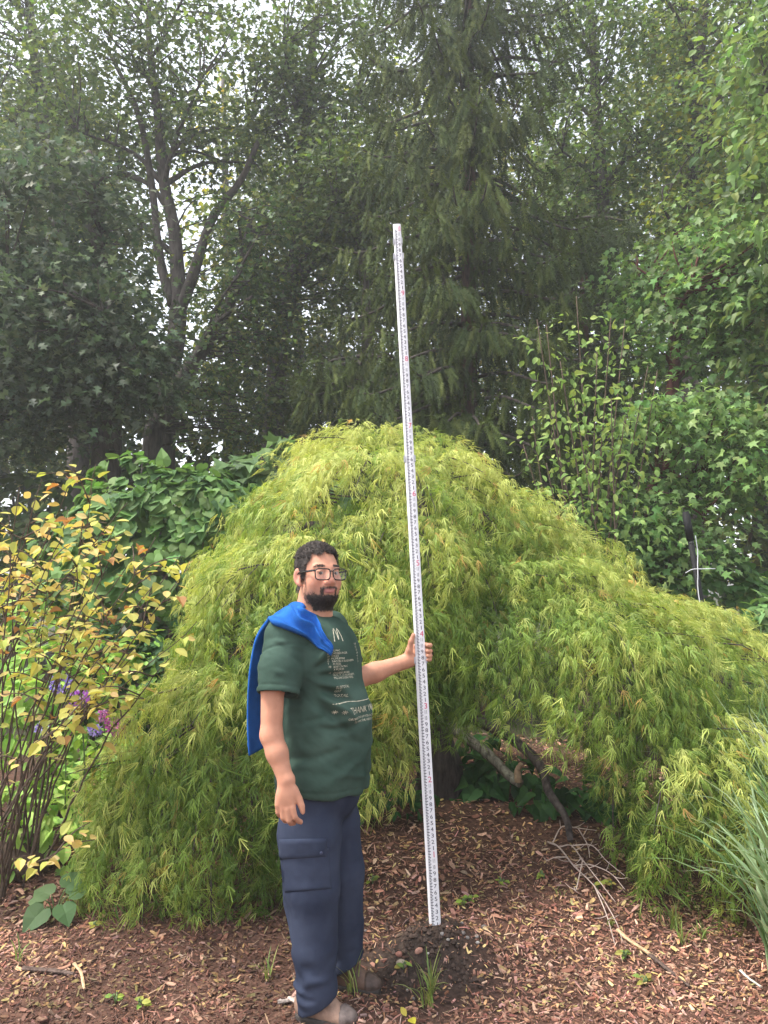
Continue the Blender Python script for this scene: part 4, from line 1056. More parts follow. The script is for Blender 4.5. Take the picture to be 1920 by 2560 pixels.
# wood: short gnarled trunk, limbs arching out under the dome, low boughs in the opening
tr = spline([MB_ + [0, 0, -.15], MB_ + [.02, 0, .15], MB_ + [-.05, -.03, .45], MB_ + [.02, .02, .8], MB_ + [-.10, 0, 1.2]], 16)
V, Fq = tube(tr, np.linspace(.17, .10, 16), 12, True, .06); pobj('trunk', V, Fq, maple, None, m_mbark)
limbs = [[tr[10], (-.25, 4.8, 1.35), (-.7, 4.6, 1.3), (-1.0, 4.3, .9), (-1.05, 4.1, .5)], [tr[11], (.1, 4.7, 1.7), (0, 4.4, 1.75), (-.2, 4.2, 1.4)],
         [tr[11], (.55, 4.8, 1.6), (.8, 4.55, 1.6), (1.1, 4.35, 1.25), (1.3, 4.2, .8)], [tr[10], (.7, 5.1, 1.4), (1.3, 5.1, 1.55), (1.9, 5.0, 1.2), (2.3, 4.85, .8)],
         [tr[12], (.3, 5.1, 1.9), (.2, 5.2, 2.3), (.0, 5.1, 2.5)], [tr[12], (-.2, 5.2, 1.9), (-.7, 5.2, 1.9), (-1.1, 5.1, 1.3)], [tr[12], (.4, 5.4, 1.9), (.7, 5.8, 1.8), (1.0, 6.1, 1.3)], [tr[12], (-.1, 5.6, 1.8), (-.4, 6.0, 1.4)],
         [tr[7], P(860, 1600, 4.9), P(830, 1660, 4.7), P(800, 1700, 4.6)]]
for l in limbs:
    c = spline(l, 22); c = c + .02 * np.stack([vnoise(c * 6, 70 + k) for k in range(3)], 1)
    V, Fq = tube(c, np.linspace(.062, .014, 22), 7, True, .05); pobj('limb', V, Fq, maple, None, m_mbark)
m_lichen = mat_bark('lichen_bark', (.05, .042, .035), (.24, .23, .18), 40)
bgh = [([tr[8], P(1000, 1590, 4.8), P(1050, 1625, 4.65), P(1105, 1680, 4.5), P(1125, 1692, 4.45)], .034, .026, m_lichen), ([tr[9], P(1080, 1580, 4.7), P(1165, 1650, 4.5), P(1185, 1710, 4.35), P(1222, 1765, 4.2), P(1232, 1815, 4.05)], .036, .016, m_mbark),
       ([P(1120, 1690, 4.45), P(1118, 1665, 4.45), P(1126, 1650, 4.43)], .022, .013, mat_plain('pale_wood', (.30, .21, .13), .8, noise=.3, nscale=40))]
for l, r0, r1, m in bgh:
    V, Fq = tube(spline(l, 18), np.linspace(r0, r1, 18), 8, True, .06); pobj('low_bough', V, Fq, maple, None, m)
acc = Acc()
for k in g.choice(n, 420, replace=False):                      # fine twigs behind the sprays
    a = pts[k] - nor[k] * .22 - down[k] * .18; c = spline([a, pts[k] - nor[k] * .03, pts[k] + down[k] * sl_[k]], 5); acc.add(*tube(c, [.006, .005, .004, .003, .002], 4, False))
o = acc.build('twigs', maple, m_mbark); o['kind'] = 'stuff'
# ================================================================== plants round the maple
m_leafy = mat_leaf('leaf', .35, .6, .2)
m_stem = mat_bark('stem_bark', (.06, .042, .030), (.16, .115, .085), 60)
m_green_stem = mat_plain('green_stem', (.10, .15, .05), .6)
def leaf_split(root, tm, pos, d, n, size, col, mat, single=300, name='leaf', rest='foliage'):
    """the leaves that show largest are objects of their own, the others one part"""
    dist = np.linalg.norm(pos - np.array([0, 0, CAM_Z]), axis=1); inv = np.abs(pos[:, 0] / np.maximum(pos[:, 1], .1)) < .53
    sc = size / dist * np.where(inv, 1, .01); top = np.argsort(-sc)[:single]; m = np.ones(len(pos), bool); m[top] = False
    leaf_objects(name, tm, mat, pos[top], d[top], n[top], size[top], col[top], root, 12)
    if m.any():
        V, T, C = place(tm, pos[m], d[m], n[m], size[m], col[m]); o = pobj(rest, V, T, root, C, mat, False); o['kind'] = 'stuff'

# ---- yellowing shrub (left foreground)
g = np.random.default_rng(303)
YB = onground(-1.98, 4.0); ysh = empty('yellowing_shrub', YB); tag(ysh, 'open twiggy shrub with yellow and orange leaves in tiers along bare brown stems', 'shrub')
tips = [(428, 1345, 3.25), (388, 1250, 3.35), (385, 1205, 3.5), (340, 1158, 3.4), (300, 1190, 3.6), (275, 1085, 3.5), (205, 1000, 3.6), (165, 1008, 3.7), (90, 1030, 3.5), (40, 1050, 3.4), (250, 1130, 3.8), (150, 1100, 3.4), (60, 1130, 3.3), (330, 1270, 3.3), (320, 1335, 3.35),
        (270, 1280, 3.6), (200, 1230, 3.4), (110, 1220, 3.6), (30, 1200, 3.5), (300, 1390, 3.4), (365, 1420, 3.3), (240, 1480, 3.35), (150, 1545, 3.2), (180, 1330, 3.7), (90, 1330, 3.4), (240, 1370, 3.8), (-60, 1150, 3.5), (-60, 1080, 3.6), (130, 1840, 3.25), (330, 1220, 3.9), (210, 1160, 3.9), (120, 1150, 3.9), (270, 1440, 3.6), (200, 1050, 3.4), (255, 1175, 3.3), (20, 1100, 3.7)]
lpos, ldir, lnor, lsz, lcol = [], [], [], [], []
YC = [(.60, .50, .15), (.64, .50, .18), (.52, .50, .14), (.66, .46, .20), (.44, .46, .12), (.70, .56, .25), (.50, .48, .12), (.38, .43, .10), (.62, .52, .16)]
OC = [(.46, .19, .09), (.42, .14, .10), (.45, .24, .09)]
def spray(stem, t0, nl, size, g, cols, spread=.05):
    for k in range(nl):
        t = t0 + (1 - t0) * (k / max(nl - 1, 1)) ** .8; idx = min(int(t * (len(stem) - 1)), len(stem) - 2); p = stem[idx]; tg = nrm(stem[idx + 1] - stem[idx])
        az = g.uniform(0, 6.28); s = nrm(np.cross(tg, UP) * (1 if k % 2 else -1) + .5 * g.standard_normal(3)); dr = nrm((tg * .6 + s * .9) * [1, 1, .4] - UP * g.uniform(-.05, .5))
        lpos.append(p + dr * .012 + .3 * spread * g.standard_normal(3)); ldir.append(dr); lnor.append(nrm(UP * 1.5 + .45 * g.standard_normal(3) + np.array([0, -.25, 0]))); lsz.append(size * g.uniform(.7, 1.25))
        c = np.array(OC[g.integers(0, len(OC))]) if g.random() < .035 else np.array(cols[g.integers(0, len(cols))])
        lcol.append(c * g.uniform(.8, 1.15))
for i, tp in enumerate(tips):
    e = P(*tp); b = YB + np.array([g.uniform(-.22, .22), g.uniform(-.2, .2), 0]); b[2] = H(b[0], b[1]) - .03
    m = b * .5 + e * .5 + np.array([-.05, 0, .05 * np.linalg.norm(e - b)]) + .06 * g.standard_normal(3)
    st = spline([b, m, e], 26); st = st + .012 * np.stack([vnoise(st * 9 + i, 80 + k) for k in range(3)], 1)
    V, Fq = tube(st, np.linspace(g.uniform(.004, .009), .0018, 26), 6); pobj('stem', V, Fq, ysh, None, m_stem)
    spray(st, .62, 10, .054, g, YC)
    for _ in range(3):                                            # side twigs with leaf tiers
        k = g.integers(15, 25); o_ = nrm(np.array([g.standard_normal(), g.standard_normal() * .6, g.uniform(.0, .5)])); ln = g.uniform(.10, .26)
        tw_ = spline([st[k], st[k] + o_ * ln * .5 + [0, 0, .02], st[k] + o_ * ln], 8); V, Fq = tube(tw_, np.linspace(.004, .0018, 8), 5); pobj('twig', V, Fq, ysh, None, m_stem)
        spray(tw_, .3, 5, .050, g, YC)
T_YL = tmpl(np.array([[0, 0, 0], [.24, .14, .03], [.38, .40, .04], [.30, .70, .01], [.12, .92, -.04], [0, 1.04, -.09], [-.12, .92, -.04], [-.30, .70, .01], [-.38, .40, .04], [-.24, .14, .03], [0, .5, -.03]]), [[10, i, (i + 1) % 10] for i in range(10)])
leaf_split(ysh, T_YL, np.array(lpos), np.array(ldir), np.array(lnor), np.array(lsz), np.array(lcol), m_leafy)

# ---- generic leafy mound: leaves on the outside of a lumpy body, on thin stems
def mound(name, label, cat, c, r, n, tm, size, cols, seed, group=None, single=0, lump=.22, mat=None, nstem=8, dirz=-.55, fillin=.25, faceout=.8):
    g = np.random.default_rng(seed); c = np.array(c, float); r = np.array(r, float); base = onground(c[0], c[1]); root = empty(name, base); tag(root, label, cat, group)
    q = rdir(g, n); q[:, 2] = np.where(q[:, 2] < -.35, -q[:, 2], q[:, 2]); q[:, 1] = np.where(g.random(n) < .7, -np.abs(q[:, 1]), q[:, 1])
    sh = np.where(g.random(n) < fillin, g.uniform(.55, .9, n), 1.0)
    p = c + q * r * (sh * (1 + lump * fbm(q * 2.2 + seed, seed, 3) * 2))[:, None]; p[:, 2] = np.maximum(p[:, 2], H(p[:, 0], p[:, 1]) + .03)
    nn = nrm(q / r); d = nrm(nrm(nn * [1, 1, .2]) * .8 + UP * dirz + .45 * g.standard_normal((n, 3))); no = nrm(nn * faceout + UP * .7 + .35 * g.standard_normal((n, 3)))
    s = size * g.uniform(.65, 1.25, n); col = palette(cols, n, g)
    m = mat or m_leafy
    if single: leaf_split(root, tm, p, d, no, s, col, m, single)
    else:
        V, T, C = place(tm, p, d, no, s, col); o = pobj('foliage', V, T, root, C, m, False); o['kind'] = 'stuff'
    for k in range(nstem):
        e = p[g.integers(0, n)]; b = base + np.array([g.uniform(-.2, .2) * r[0], g.uniform(-.2, .2) * r[1], -.03]); st = spline([b, b * .45 + e * .55 + [0, 0, .12 * r[2]], e], 12)
        V, Fq = tube(st, np.linspace(max(.004, .02 * r[2]), .003, 12), 5); pobj('stem', V, Fq, root, None, m_stem)
    return root
def px(vx, Y): return (vx * VS - 960) / F_PX * Y
GH = [(.105, .195, .055), (.13, .225, .065), (.08, .16, .05), (.16, .26, .085)]
mound('heart_leaf_shrub', 'rounded shrub of dark green heart-shaped leaves behind the yellowing shrub', 'shrub', (px(365, 5.6), 5.9, 1.62), (.98, .6, .95), 1900, T_HEART, .105, GH, 401, single=300, dirz=-.8)
mound('large_leaf_sapling', 'pale green sapling with big soft leaves at the maple\'s shoulder', 'sapling', (px(575, 6.2), 6.4, 2.28), (.55, .35, .40), 240, T_MAPLE3, .20, [(.13, .22, .085), (.16, .25, .10), (.11, .19, .07)], 402, single=160, nstem=4)
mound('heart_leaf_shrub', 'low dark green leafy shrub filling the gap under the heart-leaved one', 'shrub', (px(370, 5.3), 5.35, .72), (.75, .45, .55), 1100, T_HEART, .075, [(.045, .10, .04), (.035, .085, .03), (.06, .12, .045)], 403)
LG = [(.32, .48, .10), (.26, .42, .09), (.38, .52, .15), (.20, .35, .08)]
for k, (vx, Y, z, rx, rz, nn_) in enumerate([(40, 4.7, .55, .42, .45, 330), (150, 5.0, .75, .45, .50, 360), (235, 4.8, .35, .40, .35, 280), (90, 4.4, .22, .45, .28, 260), (285, 5.2, .85, .4, .4, 280), (-20, 5.6, .95, .7, .7, 420)]):
    mound('leafy_perennial', ['bright green perennial behind the base of the yellowing shrub, at its outer side', 'tallest bright green perennial, under the purple flower heads', 'light green perennial touching the maple\'s lower skirt', 'low green ground plant among the yellowing shrub\'s stems', 'bright green perennial below the dark leafy shrub', 'tall green perennial behind all the others, beside the boulder'][k],
          'plant', (px(vx, Y), Y, z), (rx, .35, rz), nn_, T_OVAL, .085, LG, 410 + k, group='green perennials by the yellowing shrub', single=60, nstem=6)
# purple flower heads on stems
m_petal = mat_leaf('petal', .3, .6, .2)
for k, (vx, vy, Y, r, cols) in enumerate([(132, 1478, 4.2, .052, [(.26, .20, .52), (.36, .28, .62)]), (172, 1510, 4.0, .050, [(.42, .12, .55), (.52, .22, .62)]), (222, 1547, 4.25, .036, [(.50, .16, .36), (.44, .20, .42)]), (250, 1570, 4.4, .055, [(.34, .06, .24), (.42, .12, .34)]), (92, 1572, 4.3, .035, [(.30, .24, .55), (.4, .34, .6)]), (205, 1578, 4.35, .034, [(.36, .28, .55), (.3, .2, .5)]), (275, 1553, 4.5, .03, [(.45, .12, .34), (.4, .16, .4)])]):
    c = P(vx, vy, Y); b = onground(c[0] + .04, c[1] + .03, -.02); t = empty('flowering_stem', b)
    tag(t, ['lilac-blue flower head, highest on its stem behind the yellowing shrub', 'round vivid purple flower head, brightest of the cluster', 'small pink flower head beside the maple\'s skirt', 'wide dark magenta flower head nearest the maple', 'small pale blue flower head among the shrub\'s stems', 'small mauve flower head between pink and purple ones', 'small rose flower head at the maple\'s edge'][k], 'flower', 'purple flowers by the shrub')
    V, Fq = tube(spline([b, b * .4 + c * .6 + [.02, 0, 0], c], 10), .004, 5); pobj('stalk', V, Fq, t, None, m_green_stem)
    g = np.random.default_rng(430 + k); n = 110; q = rdir(g, n); pp = c + q * r * [1, 1, .75] * g.uniform(.6, 1, (n, 1)); V, T, C = place(T_RHOMB, pp, nrm(q + .7 * rdir(g, n)), q, r * .55, palette(cols, n, g)); o = pobj('flower_head', V, T, t, C, m_petal, False); o['kind'] = 'stuff'
    n = 16; tt = g.uniform(.2, .9, n)[:, None]; pp = b * (1 - tt) + c * tt; V, T, C = place(T_OVAL, pp, nrm(rdir(g, n) * [1, 1, .3]), UP + .3 * rdir(g, n), .07, palette(LG, n, g)); o = pobj('leaves', V, T, t, C, m_leafy, False); o['kind'] = 'stuff'
# broad-leaved seedling at the front
def broad(name, label, at, leaves, cols, seed, group=None):
    g = np.random.default_rng(seed); b = at; t = empty(name, b); tag(t, label, 'plant', group); pos, d, no, s = [], [], [], []
    for (dx, dy, dz, size, az, tilt) in leaves:
        p = b + np.array([dx, dy, dz]); st = spline([b, (b + p) / 2 + [0, 0, .02], p], 6); V, Fq = tube(st, .0028, 5); pobj('stalk', V, Fq, t, None, m_green_stem)
        pos.append(p); d.append(nrm(np.array([math.cos(az), math.sin(az), tilt]))); no.append(nrm(np.array([.1, -.55, .8]) + .1 * g.standard_normal(3))); s.append(size)
    leaf_objects('leaf', T_HEART if name != 'seedling' else T_OVAL, m_leafy, np.array(pos), np.array(d), np.array(no), np.array(s), palette(cols, len(s), g, .08), t, min(4, len(s)))
    return t
b = G(118, 1985)
broad('broadleaf_plant', 'low plant of six broad soft green leaves on bare mulch in front of the maple', b, [(-.02, .0, .10, .115, 2.7, .1), (.035, .02, .12, .12, 1.2, .5), (.04, -.02, .07, .115, -.9, -.5), (-.03, -.03, .06, .13, -2.1, -.5), (-.05, 0, .08, .085, 3.0, -.1), (.055, .0, .10, .11, .7, .3)], [(.085, .15, .060), (.10, .165, .075)], 440)
# plants in the shade under the maple
for k, (vx, vy, n_, sz, rr) in enumerate([(830, 1765, 170, .060, (.26, .16, .13)), (1010, 1720, 34, .115, (.24, .12, .13)), (1090, 1715, 40, .12, (.26, .14, .14)), (1195, 1755, 30, .10, (.24, .12, .10)), (1290, 1760, 36, .09, (.22, .12, .12)), (1050, 1640, 30, .11, (.22, .12, .12)), (1000, 1610, 60, .06, (.25, .15, .16)), (1210, 1600, 60, .06, (.3, .15, .12))]):
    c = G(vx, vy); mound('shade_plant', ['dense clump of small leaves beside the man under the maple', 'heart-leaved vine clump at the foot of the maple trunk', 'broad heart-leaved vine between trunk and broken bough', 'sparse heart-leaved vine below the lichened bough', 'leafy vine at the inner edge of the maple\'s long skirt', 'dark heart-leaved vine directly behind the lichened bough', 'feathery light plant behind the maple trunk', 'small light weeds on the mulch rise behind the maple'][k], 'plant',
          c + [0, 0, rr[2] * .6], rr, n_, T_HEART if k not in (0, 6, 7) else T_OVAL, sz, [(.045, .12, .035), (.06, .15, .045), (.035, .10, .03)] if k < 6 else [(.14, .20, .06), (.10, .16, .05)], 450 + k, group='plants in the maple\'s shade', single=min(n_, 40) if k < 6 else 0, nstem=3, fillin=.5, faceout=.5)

# ---- grasses
m_blade = mat_leaf('grass_blade', .35, .45, .4)
def blade_mesh(L_, w, arch, fold=.25, n=7):
    t = np.linspace(0, 1, n); y = L_ * np.sin(arch * t) / arch if arch > .01 else L_ * t; z = L_ * np.cos(np.linspace(0, arch * 1.0, n)) * 0
    ang = arch * t ** 1.5; dz = np.cos(ang); dy = np.sin(ang); zc = np.concatenate([[0], np.cumsum((dz[1:] + dz[:-1]) / 2)]) * L_ / (n - 1); yc = np.concatenate([[0], np.cumsum((dy[1:] + dy[:-1]) / 2)]) * L_ / (n - 1)
    ww = w * np.minimum(1, 3.2 * (1 - t)) * (.6 + .4 * np.minimum(1, t * 5)); V = np.concatenate([np.stack([-ww, yc, zc], 1), np.stack([ww, yc, zc], 1), np.stack([0 * ww, yc - fold * ww, zc - fold * ww * .3], 1)])
    i = np.arange(n - 1); return V, np.concatenate([np.stack([i, i + 2 * n, i + 2 * n + 1, i + 1], 1), np.stack([i + 2 * n, i + n, i + n + 1, i + 2 * n + 1], 1)])
def grass(name, label, base, nb, L_, w, cols, seed, spread=.08, arch=(.5, 2.2), single=0, group=None, lean=None):
    g = np.random.default_rng(seed); t = empty(name, base); tag(t, label, 'grass', group); acc = Acc(); var = []
    if single:
        for k in range(14):
            V, Q = blade_mesh(L_ * g.uniform(.75, 1.1), w * g.uniform(.8, 1.2), g.uniform(*arch)); var.append(raw_mesh('blade', V, Q, palette(cols, 1, g), m_blade))
    for k in range(nb):
        az = g.uniform(0, 6.28); o_ = np.array([g.uniform(-1, 1) * spread, g.uniform(-1, 1) * spread, 0]); gx_, gy_ = base[0] + o_[0], base[1] + o_[1]; o_[2] = H(gx_, gy_) - base[2] - .01
        if lean is not None: az = math.atan2(lean[1] + g.standard_normal() * .8, lean[0] + g.standard_normal() * .8) - math.pi / 2
        R = Matrix.Rotation(az, 3, 'Z') @ Matrix.Rotation(-abs(g.standard_normal()) * .16, 3, 'X')
        if k < single:
            o = bpy.data.objects.new('blade', var[g.integers(0, 14)]); COL.objects.link(o); o.parent = t; o.matrix_basis = Matrix.Translation(Vector(o_)) @ R.to_4x4()
        else:
            V, Q = blade_mesh(L_ * g.uniform(.5, 1.1), w * g.uniform(.7, 1.2), g.uniform(*arch)); acc.add(V @ np.array(R).T + o_ + base, [Q], palette(cols, 1, g))
    if acc.n: o = acc.build('blades', t, m_blade); o['kind'] = 'stuff'
    return t
BG = [(.23, .35, .15), (.29, .41, .21), (.18, .29, .11), (.35, .45, .26)]
grass('ornamental_grass', 'tall arching blue-green grass clump beside the mulch slope', onground(1.66, 3.04), 300, .88, .0085, BG, 501, .15, single=120, group='tall grass clumps by the mulch edge', arch=(.25, 1.7))
grass('ornamental_grass', 'second blue-green grass clump, behind the first and by the maple\'s tail', onground(2.02, 3.55), 320, 1.12, .008, BG, 502, .22, single=80, group='tall grass clumps by the mulch edge', arch=(.25, 1.6))
grass('ornamental_grass', 'third grass clump, outermost, with seed heads', onground(2.1, 3.3), 200, .95, .0065, BG, 503, .2, single=60, group='tall grass clumps by the mulch edge')
DG = [(.08, .15, .05), (.10, .18, .06), (.06, .12, .04)]
grass('ornamental_grass', 'shaded green grass clump seen below the maple\'s outer wing', onground(2.0, 4.35), 260, 1.0, .005, DG, 504, .28, arch=(.2, 1.3))
grass('ornamental_grass', 'tall pale grass behind the grass clumps at the bed\'s edge', onground(2.65, 4.5), 240, 1.25, .006, BG, 505, .3, arch=(.3, 1.4))
TG = [(.22, .28, .07), (.16, .24, .06), (.28, .30, .10)]
for k, (vx, vy, nb, L_) in enumerate([(583, 2118, 9, .13), (762, 2150, 12, .20), (925, 2170, 34, .20), (1458, 2012, 22, .17), (1480, 2040, 14, .10), (1520, 2030, 14, .12), (938, 1972, 12, .13), (1318, 2000, 5, .09), (1388, 1985, 5, .10), (40, 2080, 6, .12), (1210, 1935, 5, .09)]):
    grass('grass_tuft', ['thin grass tuft on the mulch behind the man\'s heel', 'green grass tuft between the man\'s boots', 'widest grass tuft, in front of the dug soil', 'grass tuft with tall blades near the blue-green grass', 'short grass tuft just in front of the tall-bladed one', 'short tuft between tall-bladed tuft and blue-green grass', 'upright tuft touching the foot of the measuring rod', 'few-bladed tuft beside the pale split stick', 'few-bladed tuft right of the dead twig bundle, under the maple tail', 'sparse tuft by the broad-leaved plant', 'few-bladed tuft on the slope above the dug soil'][k],
          G(vx, vy), nb, L_, .0028, TG, 520 + k, .022, (.3, 1.9), group='small grass tufts in the mulch')
for k, (vx, vy) in enumerate([(1003, 1960), (1015, 1952), (805, 1910), (1085, 1915), (1290, 1925), (1320, 1922), (870, 2098), (1350, 2075), (1395, 2130), (300, 2180), (250, 2170), (420, 1990), (725, 1930), (1175, 1900), (200, 2010)]):
    g = np.random.default_rng(560 + k); n = 5; b = G(vx, vy)
    broad('seedling', 'tiny yellow-green seedling sprouting ' + ['beside the rod\'s foot, lower of a pair', 'beside the rod\'s foot, upper of a pair', 'behind the man\'s knee, in the shade', 'on the rise between rod and dead branch', 'against the dead branch\'s trunk end', 'under the tips of the dead branch', 'out of the dug soil near the tan stone', 'beside the pale split stick', 'below the dark bark stick', 'on open mulch in front of the weeping skirt', 'next to the one on open mulch', 'right at the edge of the weeping skirt', 'in the maple\'s shade behind the man', 'between the thin bent twig and dead branch', 'beside the broad-leaved plant'][k], b, [(g.uniform(-.02, .02), g.uniform(-.02, .02), g.uniform(.012, .035), g.uniform(.022, .04), g.uniform(0, 6.28), g.uniform(-.1, .4)) for _ in range(n)], [(.26, .32, .06), (.20, .30, .06), (.34, .32, .08)], 580 + k, 'seedlings in the mulch')

# ---- dead twig bundle, split stick, sticks, stones, boulder, yellow leaf
m_twig = mat_plain('bleached_twig', (.46, .36, .31), .8, noise=.2, nscale=60)
g = np.random.default_rng(600); tb = empty('dead_branch', G(1215, 1850)); tag(tb, 'bleached leafless dead branch lying on the mulch slope', 'branch')
def gl(vx, vy, up): return G(vx, vy) + np.array([0, 0, up])
main = [[(1183, 1828, .02), (1208, 1852, .05), (1240, 1890, .04), (1285, 1930, .03), (1330, 2000, .02), (1345, 2040, .01)], [(1208, 1852, .05), (1235, 1862, .08), (1260, 1900, .09), (1300, 1945, .07), (1330, 1975, .05)], [(1195, 1838, .04), (1215, 1825, .09), (1250, 1832, .10), (1290, 1838, .10)],
        [(1235, 1862, .08), (1280, 1872, .1), (1310, 1905, .1), (1350, 1935, .09)], [(1240, 1890, .04), (1275, 1905, .08), (1320, 1925, .08), (1350, 1950, .06)], [(1250, 1832, .10), (1270, 1865, .09), (1275, 1890, .08)], [(1285, 1930, .03), (1310, 1990, .03), (1328, 2045, .01)], [(1225, 1875, .05), (1200, 1885, .07), (1180, 1883, .05)], [(1260, 1900, .09), (1245, 1935, .03), (1240, 1925, .02)]]
for l in main:
    c = spline([gl(*p) for p in l], 18); V, Fq = tube(c, np.linspace(.0055 if l is main[0] else .0036, .0016, 18), 5, True, .08); pobj('twig', V, Fq, tb, None, m_twig)
    for _ in range(3):
        k = g.integers(4, 16); q = nrm(g.standard_normal(3) * [1, .6, .6] + [.5, .3, .1]); V, Fq = tube(spline([c[k], c[k] + q * .03, c[k] + q * .06 + [0, 0, .01]], 5), np.linspace(.0022, .001, 5), 4); pobj('twig', V, Fq, tb, None, m_twig)
def stick(label, pix, r0, r1, mat, cat='stick', up=.012, group='sticks on the mulch'):
    p = [gl(x, y, up) for x, y in pix]; t = spline(p, 14); V, Fq = tube(t, np.linspace(r0, r1, 14), 7, True, .12, .6); o = pobj('stick', V, Fq, None, None, mat, False); tag(o, label, cat, group); return o
m_pale = mat_plain('split_wood', (.50, .34, .20), .8, noise=.3, nscale=50); m_bk = mat_bark('stick_bark', (.06, .04, .032), (.17, .12, .10), 50)
stick('pale split stick with torn end on the slope', [(1335, 2015), (1355, 2035), (1395, 2062), (1418, 2078)], .014, .010, m_pale)
stick('dark bark stick continuing from the pale split one', [(1405, 2072), (1440, 2098), (1490, 2140)], .015, .007, m_bk)
stick('bleached flat splinter beside the man\'s boot', [(625, 2165), (660, 2182), (705, 2200), (740, 2206)], .014, .008, m_twig)
stick('knobbly grey stick end at the man\'s heel', [(600, 2173), (640, 2166)], .012, .010, mat_plain('grey_bark', (.24, .20, .18), .9, noise=.6, nscale=90))
stick('pale curved stick lying in front of the weeping skirt', [(160, 2090), (175, 2110), (182, 2145)], .009, .006, m_pale)
stick('thin bent twig lying in shade below the broken bough', [(1100, 1790), (1108, 1830), (1130, 1855), (1160, 1872)], .004, .003, m_bk)
stick('long thin dry stem across the slope, left of the split stick', [(1165, 2005), (1210, 2012), (1260, 2028)], .0035, .002, mat_plain('dry_stem', (.35, .22, .11), .8))
stick('broad dark bark strip in front of the broad-leaved plant', [(50, 2100), (110, 2104), (160, 2112)], .016, .010, m_bk)
stick('dry reddish stem leaning on the boot', [(680, 2140), (705, 2180), (722, 2205)], .003, .002, mat_plain('red_stem', (.20, .09, .08), .7), up=.03)
stick('cut white pipe end among the blue-green grass', [(1600, 2105), (1620, 2122), (1645, 2140)], .008, .006, mat_plain('pvc', (.62, .58, .50), .6))
def stone(label, vx, vy, r, col, seed, group='stones in the dug soil', cat='stone', name='stone', sq=(1, .8, .7), up=.4):
    g = np.random.default_rng(seed); u = np.linspace(0, np.pi, 9); v = np.linspace(0, 2 * np.pi, 12, endpoint=False)
    q = np.array([[math.sin(a) * math.cos(b), math.sin(a) * math.sin(b), math.cos(a)] for a in u for b in v]); q = q * (1 + .28 * fbm(q * 1.7 + seed, seed, 3))[:, None] * np.array(sq) * r
    Rz = np.array(Matrix.Rotation(g.uniform(0, 6.28), 3, 'Z')); q = q @ Rz.T; b = G(vx, vy); F4 = np.array([[i * 12 + j, (i + 1) * 12 + j, (i + 1) * 12 + (j + 1) % 12, i * 12 + (j + 1) % 12] for i in range(8) for j in range(12)])
    o = pobj(name, q + b + [0, 0, r * up], F4, None, None, mat_plain(name, col, .8, .3, noise=.35, nscale=60)); tag(o, label, cat, group)
stone('rounded tan stone at the base of the dug soil', 868, 2090, .024, (.26, .21, .16), 701); stone('pinkish brick-coloured stone above the tan one', 905, 2062, .022, (.36, .19, .14), 702, sq=(1, .5, .5)); stone('reddish clay lump beside the pink stone', 862, 2068, .016, (.22, .10, .075), 703)
for k, (vx, vy, r) in enumerate([(955, 2020, .014), (968, 2032, .010), (1000, 2018, .016), (1010, 2030, .012), (1030, 2025, .013), (985, 2000, .013), (998, 1995, .010), (1032, 2040, .012), (935, 2066, .007), (952, 2098, .007), (880, 2142, .009), (893, 2160, .010), (790, 2012, .010), (925, 2065, .008), (1045, 2005, .018)]):
    stone('small pale grey pebble in the dug soil', vx, vy, r * .75, [(.22, .20, .19), (.36, .33, .30), (.16, .14, .13)][k % 3], 710 + k, 'pale pebbles in the dug soil')
g = np.random.default_rng(640); acc = Acc(); sp = [(870, 1995, 1050, 2000, 130), (830, 2060, 1010, 2130, 190)]
for x0, y0, x1, y1, n in sp:                                     # crumbs of dark soil
    for _ in range(n):
        vx, vy = g.uniform(x0, x1), g.uniform(1990, 2135); b = G(vx, vy); r = .004 + .014 * g.random() ** 2; q = np.array([[1, 0, 0], [-1, 0, 0], [0, 1, 0], [0, -1, 0], [0, 0, 1], [0, 0, -1]]) * r * g.uniform(.6, 1.2, (6, 3))
        acc.add(q @ np.array(Matrix.Rotation(g.uniform(0, 6), 3, 'Z')).T + b + [0, 0, r * .3], [np.array([[0, 2, 4], [2, 1, 4], [1, 3, 4], [3, 0, 4], [2, 0, 5], [1, 2, 5], [3, 1, 5], [0, 3, 5]])], np.array([.058, .040, .032]) * g.uniform(.6, 1.5))
o = acc.build('soil_crumbs', None, mat_plain('dug_soil', (.03, .024, .02), .95, .2, attr=True, noise=.3, nscale=150), False); tag(o, 'crumbs of dark freshly dug soil round the rod\'s foot', 'soil', kind='stuff')
stone('brown boulder half hidden behind the yellowing shrub', 40, 1885, .17, (.085, .055, .042), 770, None, 'boulder', 'boulder', (1, .7, .75), .35)
b = G(885, 2208); t = empty('fallen_leaf', b); tag(t, 'bright yellow fallen leaf in front of the dug soil', 'leaf')
leaf_objects('leaf_blade', T_OVAL, m_leafy, np.array([b + [0, 0, .012], b + [-.012, .012, .012]]), np.array([[.3, -.9, .25], [-.5, .5, .7]]), np.array([[0, -.5, .8], [.2, -.7, .3]]), np.array([.05, .036]), np.array([[.55, .50, .06], [.50, .42, .08]]), t, 2)

